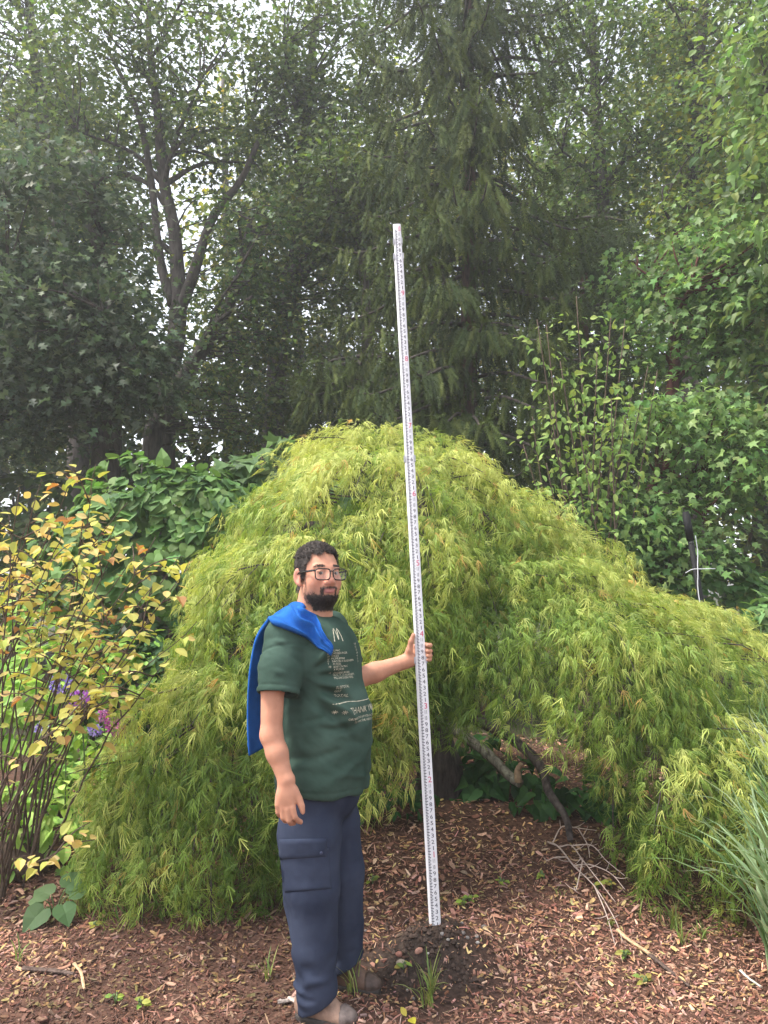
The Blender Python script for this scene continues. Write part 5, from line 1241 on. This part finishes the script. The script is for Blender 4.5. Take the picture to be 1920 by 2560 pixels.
# ---- black capped standpipe with a white cable
pb = onground(px(1512, 6.3), 6.3); pipe = empty('standpipe', pb); tag(pipe, 'thin black pipe with a thicker cap and white cable tied to it', 'pipe')
pt0, pt1 = P(1512, 1285, 6.3), P(1481, 1105, 6.3); ax = nrm(pt1 - pt0); foot = pt0 - ax * (pt0[2] - pb[2] + .05) / ax[2]
m_pipe = mat_plain('black_pipe', (.010, .010, .011), .7, .2); m_cable = mat_plain('white_cable', (.72, .72, .74), .5)
V, Fq = tube(np.array([foot, pt1 - ax * .22]), .024, 12); pobj('pipe_shaft', V, Fq, pipe, None, m_pipe)
V, Fq = tube(np.array([pt1 - ax * .24, pt1 - ax * .02, pt1 - ax * .02, pt1]), [.031, .031, .026, .024], 14); pobj('cap', V, Fq, pipe, None, m_pipe)
V, Fq = tube(np.array([pt1 - ax * .265, pt1 - ax * .25]), .024, 12); pobj('collar_ring', V, Fq, pipe, None, mat_plain('steel', (.5, .5, .5), .3, metal=1))
cb = [pt1 - ax * .20 + [.042, -.01, 0], pt1 - ax * .34 + [.034, -.016, 0], pt1 - ax * .5 + [.005, -.024, 0], pt1 - ax * .8 + [-.020, -.020, 0], foot + [-.022, -.018, .3]]
V, Fq = tube(spline(cb, 24), .0042, 8); pobj('cable', V, Fq, pipe, None, m_cable)
tie = P(1500, 1230, 6.27); V, Fq = tube(spline([tie + [-.075, 0, -.03], tie + [-.02, -.005, 0], tie + [.06, -.005, .004], tie + [.17, 0, .006]], 12), .003, 6); pobj('cable_tie', V, Fq, pipe, None, m_cable)
# ================================================================== the wood behind
m_tleaf = mat_leaf('tree_leaf', .40, .5, .3)
m_dbark = mat_bark('dark_bark', (.034, .028, .024), (.115, .096, .084), 14)
m_rbark = mat_bark('red_bark', (.060, .024, .020), (.16, .065, .055), 18)
def tree(name, label, trunk, radii, crowns, nclus, nleaf, tm, size, cols, seed, clus=.55, flat=.35, droop=.45, limbs=9, bark=None, single=0, leafmat=None, face=.35, limb_r=.5, group='trees of the wood', twig=True, trunk_n=24):
    """trunk: points; crowns: [(centre, radii, weight)] - leaf clusters fill these bodies, limbs run from the trunk to them"""
    g = np.random.default_rng(seed); bark = bark or m_dbark; trunk = [np.asarray(p, float) for p in trunk]; base = trunk[0].copy(); base[2] = H(base[0], base[1]); root = empty(name, base); tag(root, label, 'tree', group)
    tr = spline([base - [0, 0, .2]] + trunk[1:], trunk_n); tr[1:] = tr[1:] + .05 * np.stack([vnoise(tr[1:] * .9 + seed, seed + k) for k in range(3)], 1) * [1, 1, .3]
    V, Fq = tube(tr, np.interp(np.linspace(0, 1, trunk_n), np.linspace(0, 1, len(radii)), radii), 10, True, .04); pobj('trunk', V, Fq, root, None, bark)
    w = np.array([c[2] * np.prod(c[1]) ** .67 for c in crowns]); k = g.choice(len(crowns), nclus, p=w / w.sum())
    cc = np.array([crowns[i][0] for i in k], float); rr = np.array([crowns[i][1] for i in k], float)
    q = rdir(g, nclus) * g.uniform(.25, 1, (nclus, 1)) ** .5; cen = cc + q * rr; cen[:, 2] = np.maximum(cen[:, 2], .5)
    # limbs
    pick = cen[g.choice(nclus, min(limbs, nclus), replace=False)]; nodes = [tr]; r0 = radii[-1]
    for e in pick:
        hz = np.linalg.norm((tr - e)[:, :2], axis=1); zt = e[2] - .55 * hz; i = int(np.argmin(np.abs(tr[:, 2] - zt) + .02 * hz)); i = max(i, trunk_n // 4); a = tr[i]
        c = spline([a, a * .6 + e * .4 + [0, 0, .12 * np.linalg.norm(e - a)], e], 14); c[1:] += .06 * np.stack([vnoise(c[1:] * 1.3 + seed, seed + 9 + kk) for kk in range(3)], 1)
        rl = np.interp(i / trunk_n, np.linspace(0, 1, len(radii)), radii) * limb_r; V, Fq = tube(c, np.linspace(rl, .012, 14), 6, True, .04); pobj('limb', V, Fq, root, None, bark); nodes.append(c)
    nodes = np.vstack(nodes)
    if twig:
        acc = Acc()
        for e in cen[g.choice(nclus, min(nclus, 170), replace=False)]:
            dd = np.linalg.norm(nodes - e, axis=1) + np.maximum(0, nodes[:, 2] - e[2]) * 1.5; a = nodes[int(np.argmin(dd))]
            c = spline([a, (a + e) / 2 + [0, 0, .06 * np.linalg.norm(e - a)] + .05 * g.standard_normal(3), e], 6); acc.add(*tube(c, np.linspace(.016, .004, 6), 4, False))
        o = acc.build('branches', root, bark); o['kind'] = 'stuff'
    # leaves
    ci = np.repeat(np.arange(nclus), nleaf); n = len(ci); cs = clus * g.uniform(.6, 1.3, nclus)[ci][:, None]
    off = g.standard_normal((n, 3)) * [.5, .5, .5 * flat] * cs; off[:, 2] -= .35 * (off[:, 0] ** 2 + off[:, 1] ** 2) / np.maximum(cs[:, 0], .1)
    p = cen[ci] + off; out = nrm(off * [1, 1, .3] + .25 * rdir(g, n))
    d = nrm(out - UP * droop + .35 * g.standard_normal((n, 3))); no = nrm(UP + out * face + .45 * g.standard_normal((n, 3)) + np.array([0, -.25, 0]))
    tone = (1 + .22 * g.standard_normal(nclus))[ci][:, None].clip(.6, 1.5); col = palette(cols, n, g, .15) * tone; s = size * g.uniform(.65, 1.2, n)
    ok = p[:, 2] > H(p[:, 0], p[:, 1]) + .1; p, d, no, col, s = p[ok], d[ok], no[ok], col[ok], s[ok]
    m = leafmat or m_tleaf
    if single: leaf_split(root, tm, p, d, no, s, col, m, single, 'leaf', 'crown')
    else:
        V, T, C = place(tm, p, d, no, s, col); o = pobj('crown', V, T, root, C, m, False); o['kind'] = 'stuff'
    return root
def zat(vy, Y): return P(0, vy, Y)[2]
def X(vx, vy, Y): return P(vx, vy, Y)
def B(x0, x1, y0, y1, Y, dy): 
    """a crown body that fills a photo window at distance Y"""
    a, b = P(x0, y0, Y), P(x1, y1, Y); return ((a + b) / 2, (abs(b[0] - a[0]) / 2, dy, abs(b[2] - a[2]) / 2))
OAK = [(.070, .105, .052), (.085, .120, .058), (.056, .088, .046), (.105, .135, .068)]
MID = [(.105, .155, .042), (.085, .130, .040), (.140, .185, .050), (.072, .112, .038)]
FRESH = [(.130, .205, .060), (.155, .235, .070), (.105, .175, .055), (.185, .255, .075)]
YEL = [(.25, .28, .05), (.18, .23, .05), (.32, .31, .05), (.13, .18, .04)]  # backlit yellow glow put into the leaf colour
FAR = [(.105, .145, .042), (.140, .175, .048), (.085, .120, .040), (.20, .22, .05)]
def gp(vx, Y): return np.array([px(vx, Y), Y, 0.0])
tree('pin_oak', 'dark blue-green oak with pointed lobed leaves, low crown over the yellowing shrub', [gp(228, 9.3), X(232, 900, 9.3), X(225, 700, 9.3), X(200, 480, 9.2), X(190, 330, 9.2)], [.20, .17, .13, .08, .04],
     [(*B(-120, 370, 560, 900, 8.5, 1.2), 1.2), (*B(-120, 300, 330, 640, 8.8, 1.2), .9), (*B(150, 390, 700, 900, 8.3, .7), .8), (*B(-150, 200, 850, 1010, 8.4, .9), .7)], 380, 36, T_OAK, .130, OAK, 801, .45, .45, .35, 14, single=300)
tree('forked_tree', 'tall forked tree with grey trunk and open crown letting sky through', [gp(352, 11), X(362, 900, 11), X(378, 700, 11), X(372, 520, 11), X(352, 330, 11), X(330, 120, 11), X(320, -60, 11)], [.19, .155, .135, .10, .08, .05, .03],
     [(*B(120, 420, -80, 330, 11, 2.0), 1), (*B(330, 620, -60, 420, 11, 1.8), .9), (*B(40, 330, 150, 420, 11.5, 1.6), .6), (*B(420, 560, 420, 640, 10.8, 1.0), .5), (*B(60, 330, 380, 520, 11.5, 1.5), .5)], 320, 36, T_MAPLE3, .105, MID, 802, .60, .35, .45, 16, limb_r=.5)
acc_pts = [X(378, 700, 11), X(415, 600, 10.9), X(460, 470, 10.8), X(520, 390, 10.7), X(560, 300, 10.7)]
V, Fq = tube(spline(acc_pts, 18), np.linspace(.095, .035, 18), 8, True, .05)
ft = [o for o in bpy.data.objects if o.name == 'forked_tree'][0]; pobj('limb', V, Fq, ft, None, m_dbark)
V, Fq = tube(spline([X(374, 660, 11), X(345, 560, 11), X(330, 420, 11), X(300, 250, 11), X(240, 120, 11)], 18), np.linspace(.08, .03, 18), 8, True, .05); pobj('limb', V, Fq, ft, None, m_dbark)
tree('woodland_tree', 'slim leaning trunk left of the oak trunk, crown spreading to the frame edge', [gp(165, 12.5), X(168, 900, 12.5), X(150, 600, 12.5), X(90, 250, 12.5), X(60, -60, 12.5)], [.19, .17, .14, .10, .05],
     [(*B(-150, 200, -120, 260, 12.5, 2.2), 1), (*B(-160, 140, 200, 480, 12.3, 1.8), .9)], 280, 38, T_MAPLE3, .105, MID, 803, .64, .35, .45, 10)
tree('woodland_tree', 'dark double-stemmed tree right of the forked one', [gp(315, 10.3), X(325, 990, 10.3), X(350, 900, 10.3), X(430, 760, 10.3), X(500, 640, 10.4), X(540, 480, 10.5)], [.15, .13, .12, .10, .07, .04],
     [(*B(430, 640, 560, 800, 10.4, 1.0), 1), (*B(470, 680, 430, 640, 10.6, 1.1), .8), (*B(380, 600, 780, 960, 10.6, .9), .6)], 170, 38, T_MAPLE3, .095, [(.05, .09, .03), (.07, .12, .035), (.12, .15, .04)], 804, .5, .35, .45, 9)
tree('maple_tree', 'full green maple filling the top behind the rod\'s tip, left of the spruce', [gp(560, 12), X(600, 800, 12), X(640, 560, 12), X(660, 300, 12), X(680, 40, 12)], [.18, .16, .13, .10, .05],
     [(*B(560, 880, -80, 300, 11.6, 1.6), 1.1), (*B(600, 860, 260, 560, 11.0, 1.3), 1.1), (*B(540, 720, 160, 420, 11.8, 1.3), .7), (*B(640, 900, 520, 700, 11.3, 1.0), .6)], 340, 40, T_MAPLE3, .108, MID + [(.10, .14, .04)], 805, .52, .35, .45, 12)
tree('maple_tree', 'slender dark-stemmed maple standing just behind the rod', [gp(800, 10.6), X(800, 900, 10.6), X(795, 740, 10.6), X(788, 600, 10.6), X(775, 420, 10.6)], [.10, .09, .08, .07, .03],
     [(*B(690, 860, 330, 560, 10.5, .9), 1), (*B(560, 780, 760, 920, 11, 1.0), .7), (*B(700, 900, 540, 700, 11.2, .7), .5)], 120, 38, T_MAPLE3, .095, MID, 806, .45, .35, .45, 8)
tree('woodland_tree', 'tall straight tree with light green crown, right of the spruce top', [gp(1330, 12.5), X(1325, 900, 12.5), X(1310, 600, 12.5), X(1290, 300, 12.5), X(1270, -40, 12.5)], [.17, .15, .13, .10, .05],
     [(*B(1120, 1400, -100, 240, 12.3, 1.8), 1), (*B(1150, 1420, 220, 460, 12.3, 1.5), .9), (*B(1180, 1340, 440, 620, 12.2, 1.0), .5)], 260, 40, T_MAPLE3, .105, MID + FRESH[:2], 807, .56, .35, .45, 12)
tree('woodland_tree', 'tall tree with many upright grey limbs at the wood\'s bright corner', [gp(1500, 11.5), X(1490, 900, 11.5), X(1480, 600, 11.5), X(1500, 300, 11.5), X(1530, -40, 11.5)], [.16, .15, .13, .10, .05],
     [(*B(1380, 1680, -100, 160, 11.5, 1.7), .9), (*B(1400, 1720, 150, 420, 11.2, 1.5), 1.1), (*B(1380, 1600, 380, 560, 11.2, 1.0), .8)], 280, 42, T_MAPLE3, .105, FRESH + YEL[:2], 808, .56, .35, .45, 14, limb_r=.6)
RM = [(.150, .255, .080), (.175, .285, .092), (.125, .22, .07), (.21, .315, .10)]
tree('red_stemmed_maple', 'red-barked small maple with flat layered pads of fresh leaves above the black pipe', [gp(1438, 8.2), X(1440, 1050, 8.2), X(1444, 930, 8.2), X(1460, 760, 8.2), X(1440, 640, 8.1)], [.11, .095, .08, .06, .03],
     [(*B(1370, 1600, 850, 960, 7.5, .7), 1.5), (*B(1480, 1680, 900, 1080, 7.4, .6), 1.2), (*B(1330, 1560, 1030, 1250, 7.5, .6), 1.7), (*B(1400, 1660, 600, 800, 8.0, .9), .9), (*B(1340, 1560, 500, 660, 8.3, .9), .8), (*B(1520, 1680, 480, 680, 7.6, .8), .9)], 270, 40, T_MAPLE, .098, RM, 809, .46, .28, .5, 14, bark=m_rbark, single=300)
tree('woodland_tree', 'leafy tree at the bed\'s far corner with bright leaves reaching in from its side', [gp(1760, 7.6), X(1750, 900, 7.6), X(1740, 500, 7.6), X(1720, 150, 7.6)], [.13, .11, .09, .05],
     [(*B(1590, 1760, 230, 460, 7.3, .6), 1), (*B(1610, 1780, 440, 700, 7.2, .6), 1), (*B(1600, 1800, 700, 900, 7.3, .6), .6), (*B(1580, 1780, -60, 250, 7.8, .8), .8)], 110, 30, T_OVAL, .12, FRESH, 810, .5, .35, .5, 8, single=150)
# upright many-stemmed shrub
g = np.random.default_rng(820); ub = onground(px(1280, 7.0), 7.0); ush = empty('upright_shrub', ub); tag(ush, 'upright many-stemmed shrub with pale leaves in tufts, between spruce and red-barked maple', 'shrub'); lp_, ld_, ln2, ls_, lc_ = [], [], [], [], []
for i, (vx, vy) in enumerate([(1245, 640), (1180, 700), (1160, 690), (1320, 680), (1350, 690), (1210, 780), (1290, 760), (1400, 790), (1370, 830), (1150, 900), (1190, 930), (1130, 960), (1320, 860), (1240, 860), (1180, 1000), (1350, 900), (1270, 940), (1420, 800), (1220, 1010), (1300, 1020), (1160, 1060), (1240, 1060)]):
    e = P(vx, vy, g.uniform(6.7, 7.4)); b = ub + np.array([g.uniform(-.25, .25), g.uniform(-.15, .15), -.05]); m_ = b * .55 + e * .45; m_[0] = b[0] * .7 + e[0] * .3
    st = spline([b, m_, e], 16); V, Fq = tube(st, np.linspace(.017, .004, 16), 6); pobj('stem', V, Fq, ush, None, m_stem)
    for k in range(60):
        t = .5 + .5 * g.random() ** .6; p = st[min(int(t * 15), 15)] + .15 * g.standard_normal(3); dr = nrm(p - st[min(int(t * 15), 15)] + [0, 0, -.03]); lp_.append(p); ld_.append(nrm(dr - .35 * UP)); ln2.append(nrm(UP + .5 * g.standard_normal(3) + [0, -.4, 0])); ls_.append(g.uniform(.055, .090)); lc_.append(np.array([(.22, .34, .09), (.27, .39, .11), (.18, .29, .08), (.31, .39, .11)][g.integers(0, 4)]) * g.uniform(.85, 1.15))
leaf_split(ush, T_OVAL, np.array(lp_), np.array(ld_), np.array(ln2), np.array(ls_), np.array(lc_), m_leafy, 300)
# shrubs along the back of the bed
mound('leafy_bush', 'vine-covered bush below the red-barked maple, behind the maple\'s shoulder', 'shrub', (px(1330, 7.2), 7.4, 1.7), (.75, .5, .75), 900, T_MAPLE3, .105, [(.10, .18, .06), (.12, .20, .065), (.08, .15, .05)], 830)
mound('leafy_bush', 'green bush around the foot of the black pipe', 'shrub', (px(1560, 7.4), 7.7, 1.15), (1.0, .5, .75), 1000, T_HEART, .10, [(.10, .20, .06), (.13, .24, .075), (.08, .16, .05)], 831)
mound('leafy_bush', 'bright green bush with pointed leaves where the maple\'s wing ends', 'shrub', (px(1640, 6.3), 6.3, .95), (.75, .45, .50), 700, T_OVAL, .11, [(.12, .22, .07), (.15, .26, .09), (.10, .18, .06)], 832, single=120)
mound('leafy_bush', 'dark undergrowth bush between oak trunk and heart-leaved shrub', 'shrub', (px(90, 8.6), 9.0, 1.5), (2.2, .7, 1.2), 1100, T_HEART, .13, [(.055, .09, .032), (.075, .115, .04)], 833)
mound('leafy_bush', 'shaded undergrowth bush behind the maple\'s crown, under the spruce', 'shrub', (px(700, 8.8), 9.2, 1.6), (1.9, .7, 1.1), 900, T_HEART, .13, [(.055, .09, .032), (.070, .105, .04)], 834)

for k in range(8):
    x = -9.5 + 3.1 * k; mound('undergrowth_thicket', ['dark thicket far behind the slim leaning trunk', 'dark thicket far behind the oak', 'dark thicket far behind the forked tree', 'dark thicket far behind the spruces', 'dark thicket far behind the upright shrub', 'dark thicket far behind the red-barked maple', 'dark thicket far beyond the bed\'s far corner', 'dark thicket outermost on the grass side'][k], 'shrub', (x, 14 + .5 * (k % 2), 2.3), (2.3, .9, 3.0), 2300, T_RHOMB, .26, [(.050, .072, .028), (.075, .100, .034), (.12, .14, .04), (.04, .058, .026)], 880 + k, group='thickets closing the wood', lump=.3, nstem=3)
# ---- drooping spruce
def spruce(label, vx, Y, z0, z1, L0, L1, nb, seed, cols, pend=(.20, .50), fw=.15):
    g = np.random.default_rng(seed); b = onground(px(vx, Y), Y); root = empty('weeping_spruce', b); tag(root, label, 'tree', 'trees of the wood'); tip = b + np.array([.1, 0, z1 - .4])
    tr = spline([b - [0, 0, .2], b + [0, 0, 3], tip], 20); V, Fq = tube(tr, np.linspace(.19, .04, 20), 10, True, .05); pobj('trunk', V, Fq, root, None, mat_bark('spruce_bark', (.045, .028, .022), (.15, .085, .065), 22))
    acc = Acc(); fp, fd, fn, fs, fc = [], [], [], [], []; front = 0
    for k in range(nb):
        z = z0 + (z1 - z0) * (k + g.random()) / nb; az = g.uniform(0, 6.28) if k % 3 else g.uniform(3.4, 6.0); u = (z - z0) / (z1 - z0); Lb = (L0 + (L1 - L0) * u) * g.uniform(.65, 1.1); h_ = np.array([math.cos(az), math.sin(az), 0]); a = np.array([b[0], b[1], z])
        c = spline([a, a + h_ * Lb * .4 + [0, 0, -.05 * Lb], a + h_ * Lb * .8 + [0, 0, -.22 * Lb], a + h_ * Lb + [0, 0, -.20 * Lb]], 14); acc.add(*tube(c, np.linspace(.028, .006, 14), 5, False))
        s = np.cross(h_, UP); m = int(Lb / .06)
        for j in range(m):
            t = (j + g.random()) / m
            if t < .12: continue
            q = c[min(int(t * 13), 13)]
            for sd in (-1, 1):
                if g.random() < .12: continue
                hl = g.uniform(*pend) * (1.1 - .5 * t); st = q + s * sd * g.uniform(.02, .16); nseg = max(2, int(hl / (fw * .7)))
                dirn = nrm(s * sd * .35 + h_ * .25 - UP); col = np.array(cols[g.integers(0, len(cols))]) * g.uniform(.75, 1.25)
                for e in range(nseg):
                    fp.append(st + dirn * (hl * e / nseg)); dd = nrm(dirn + .18 * g.standard_normal(3) - UP * .1 * e); fd.append(dd); fn.append(nrm(np.array([g.standard_normal() * .6, -1, .3]) + h_ * .6)); fs.append(fw * g.uniform(1.0, 1.5)); fc.append(col * (1.12 if e == nseg - 1 else 1.0))
        for _ in range(5):                                       # upturned tip shoots
            fp.append(c[-1] + .05 * g.standard_normal(3)); fd.append(nrm(h_ + .5 * g.standard_normal(3))); fn.append(nrm(UP + .3 * g.standard_normal(3))); fs.append(fw * 1.2); fc.append(np.array(cols[0]) * 1.3)
    o = acc.build('branches', root, m_dbark); o['kind'] = 'stuff'
    V, T, C = place(T_SPRUCE, np.array(fp), np.array(fd), np.array(fn), np.array(fs), np.array(fc)); o = pobj('needles', V, T, root, C, mat_leaf('needle', .15, .75, .1), False); o['kind'] = 'stuff'; print('spruce sprays', len(fp))
SPC = [(.066, .090, .026), (.050, .072, .024), (.085, .105, .030), (.042, .062, .024)]
spruce('tall weeping spruce with curtains of hanging twigs, right of the measuring rod', 1015, 9.0, 1.9, 10.0, 1.75, 1.25, 150, 840, SPC, fw=.17)
spruce('smaller weeping spruce with hanging twigs, left of the measuring rod', 770, 9.6, 1.8, 4.6, 1.7, .9, 56, 841, SPC, (.2, .42), .17)
spruce('dark weeping spruce in the background behind the upright shrub', 1265, 10.6, 2.0, 7.0, 1.3, .8, 56, 842, [(.065, .090, .034), (.055, .076, .032)], (.2, .5), .18)

# ---- far trees closing the wood
FL = ['far tree behind the oak, crown coloured yellowish as if backlit', 'far tree behind the slim leaning trunk', 'far tree glimpsed through the forked tree', 'far tree behind the double-stemmed tree', 'far tree behind the small spruce', 'far tree behind the tall spruce', 'far tree between spruce and light green crown', 'far tree behind the upright shrub', 'far tree behind the red-barked maple', 'far tree at the bright corner of the wood', 'far tree beyond the bed\'s far corner', 'far tree outermost on the grass side', 'far tree second outermost on the grass side', 'far tree outermost on the yellowing shrub\'s side', 'far tree second outermost on the yellowing shrub\'s side']
g = np.random.default_rng(850)
for k in range(15):
    x = (-11 + 2.2 * k if k < 11 else (16.5, 13.8, -16.5, -13.8)[k - 11]) + g.uniform(-.5, .5); Y = g.uniform(16.5, 20); hgt = g.uniform(13.5, 16.5)
    tree('far_tree', FL[k], [np.array([x, Y, 0]), np.array([x + .2, Y, hgt * .4]), np.array([x - .2, Y, hgt * .95])], [.22, .16, .05],
         [((x, Y, hgt * .62), (1.7, 1.5, hgt * .38), 1), ((x + g.uniform(-.6, .6), Y - .3, hgt * .24), (1.7, 1.2, hgt * .18), .5)], (80 if k == 3 else 180 if k == 2 else 270), 42, T_RHOMB, .23, FAR if k % 3 else YEL, 860 + k, 1.0, .4, .4, 7, twig=False, trunk_n=10)
# ================================================================== thin haze volume, added to imitate a pale lens veil
V, Fq = boxm((0, 10, 8.4), (44, 56, 18.8)); hz = pobj('haze', V, Fq, None, None, None, False); tag(hz, 'thin pale haze volume added as a lens-like veil', 'haze', kind='stuff')
m_hz = bpy.data.materials.new('haze'); m_hz.use_nodes = True; nn = m_hz.node_tree.nodes; nn.remove(nn['Principled BSDF'])
pv = nn.new('ShaderNodeVolumePrincipled'); pv.inputs['Color'].default_value = (.92, .94, .97, 1); pv.inputs['Density'].default_value = .0036; pv.inputs['Anisotropy'].default_value = .35
m_hz.node_tree.links.new(pv.outputs[0], nn['Material Output'].inputs['Volume']); hz.data.materials.append(m_hz)
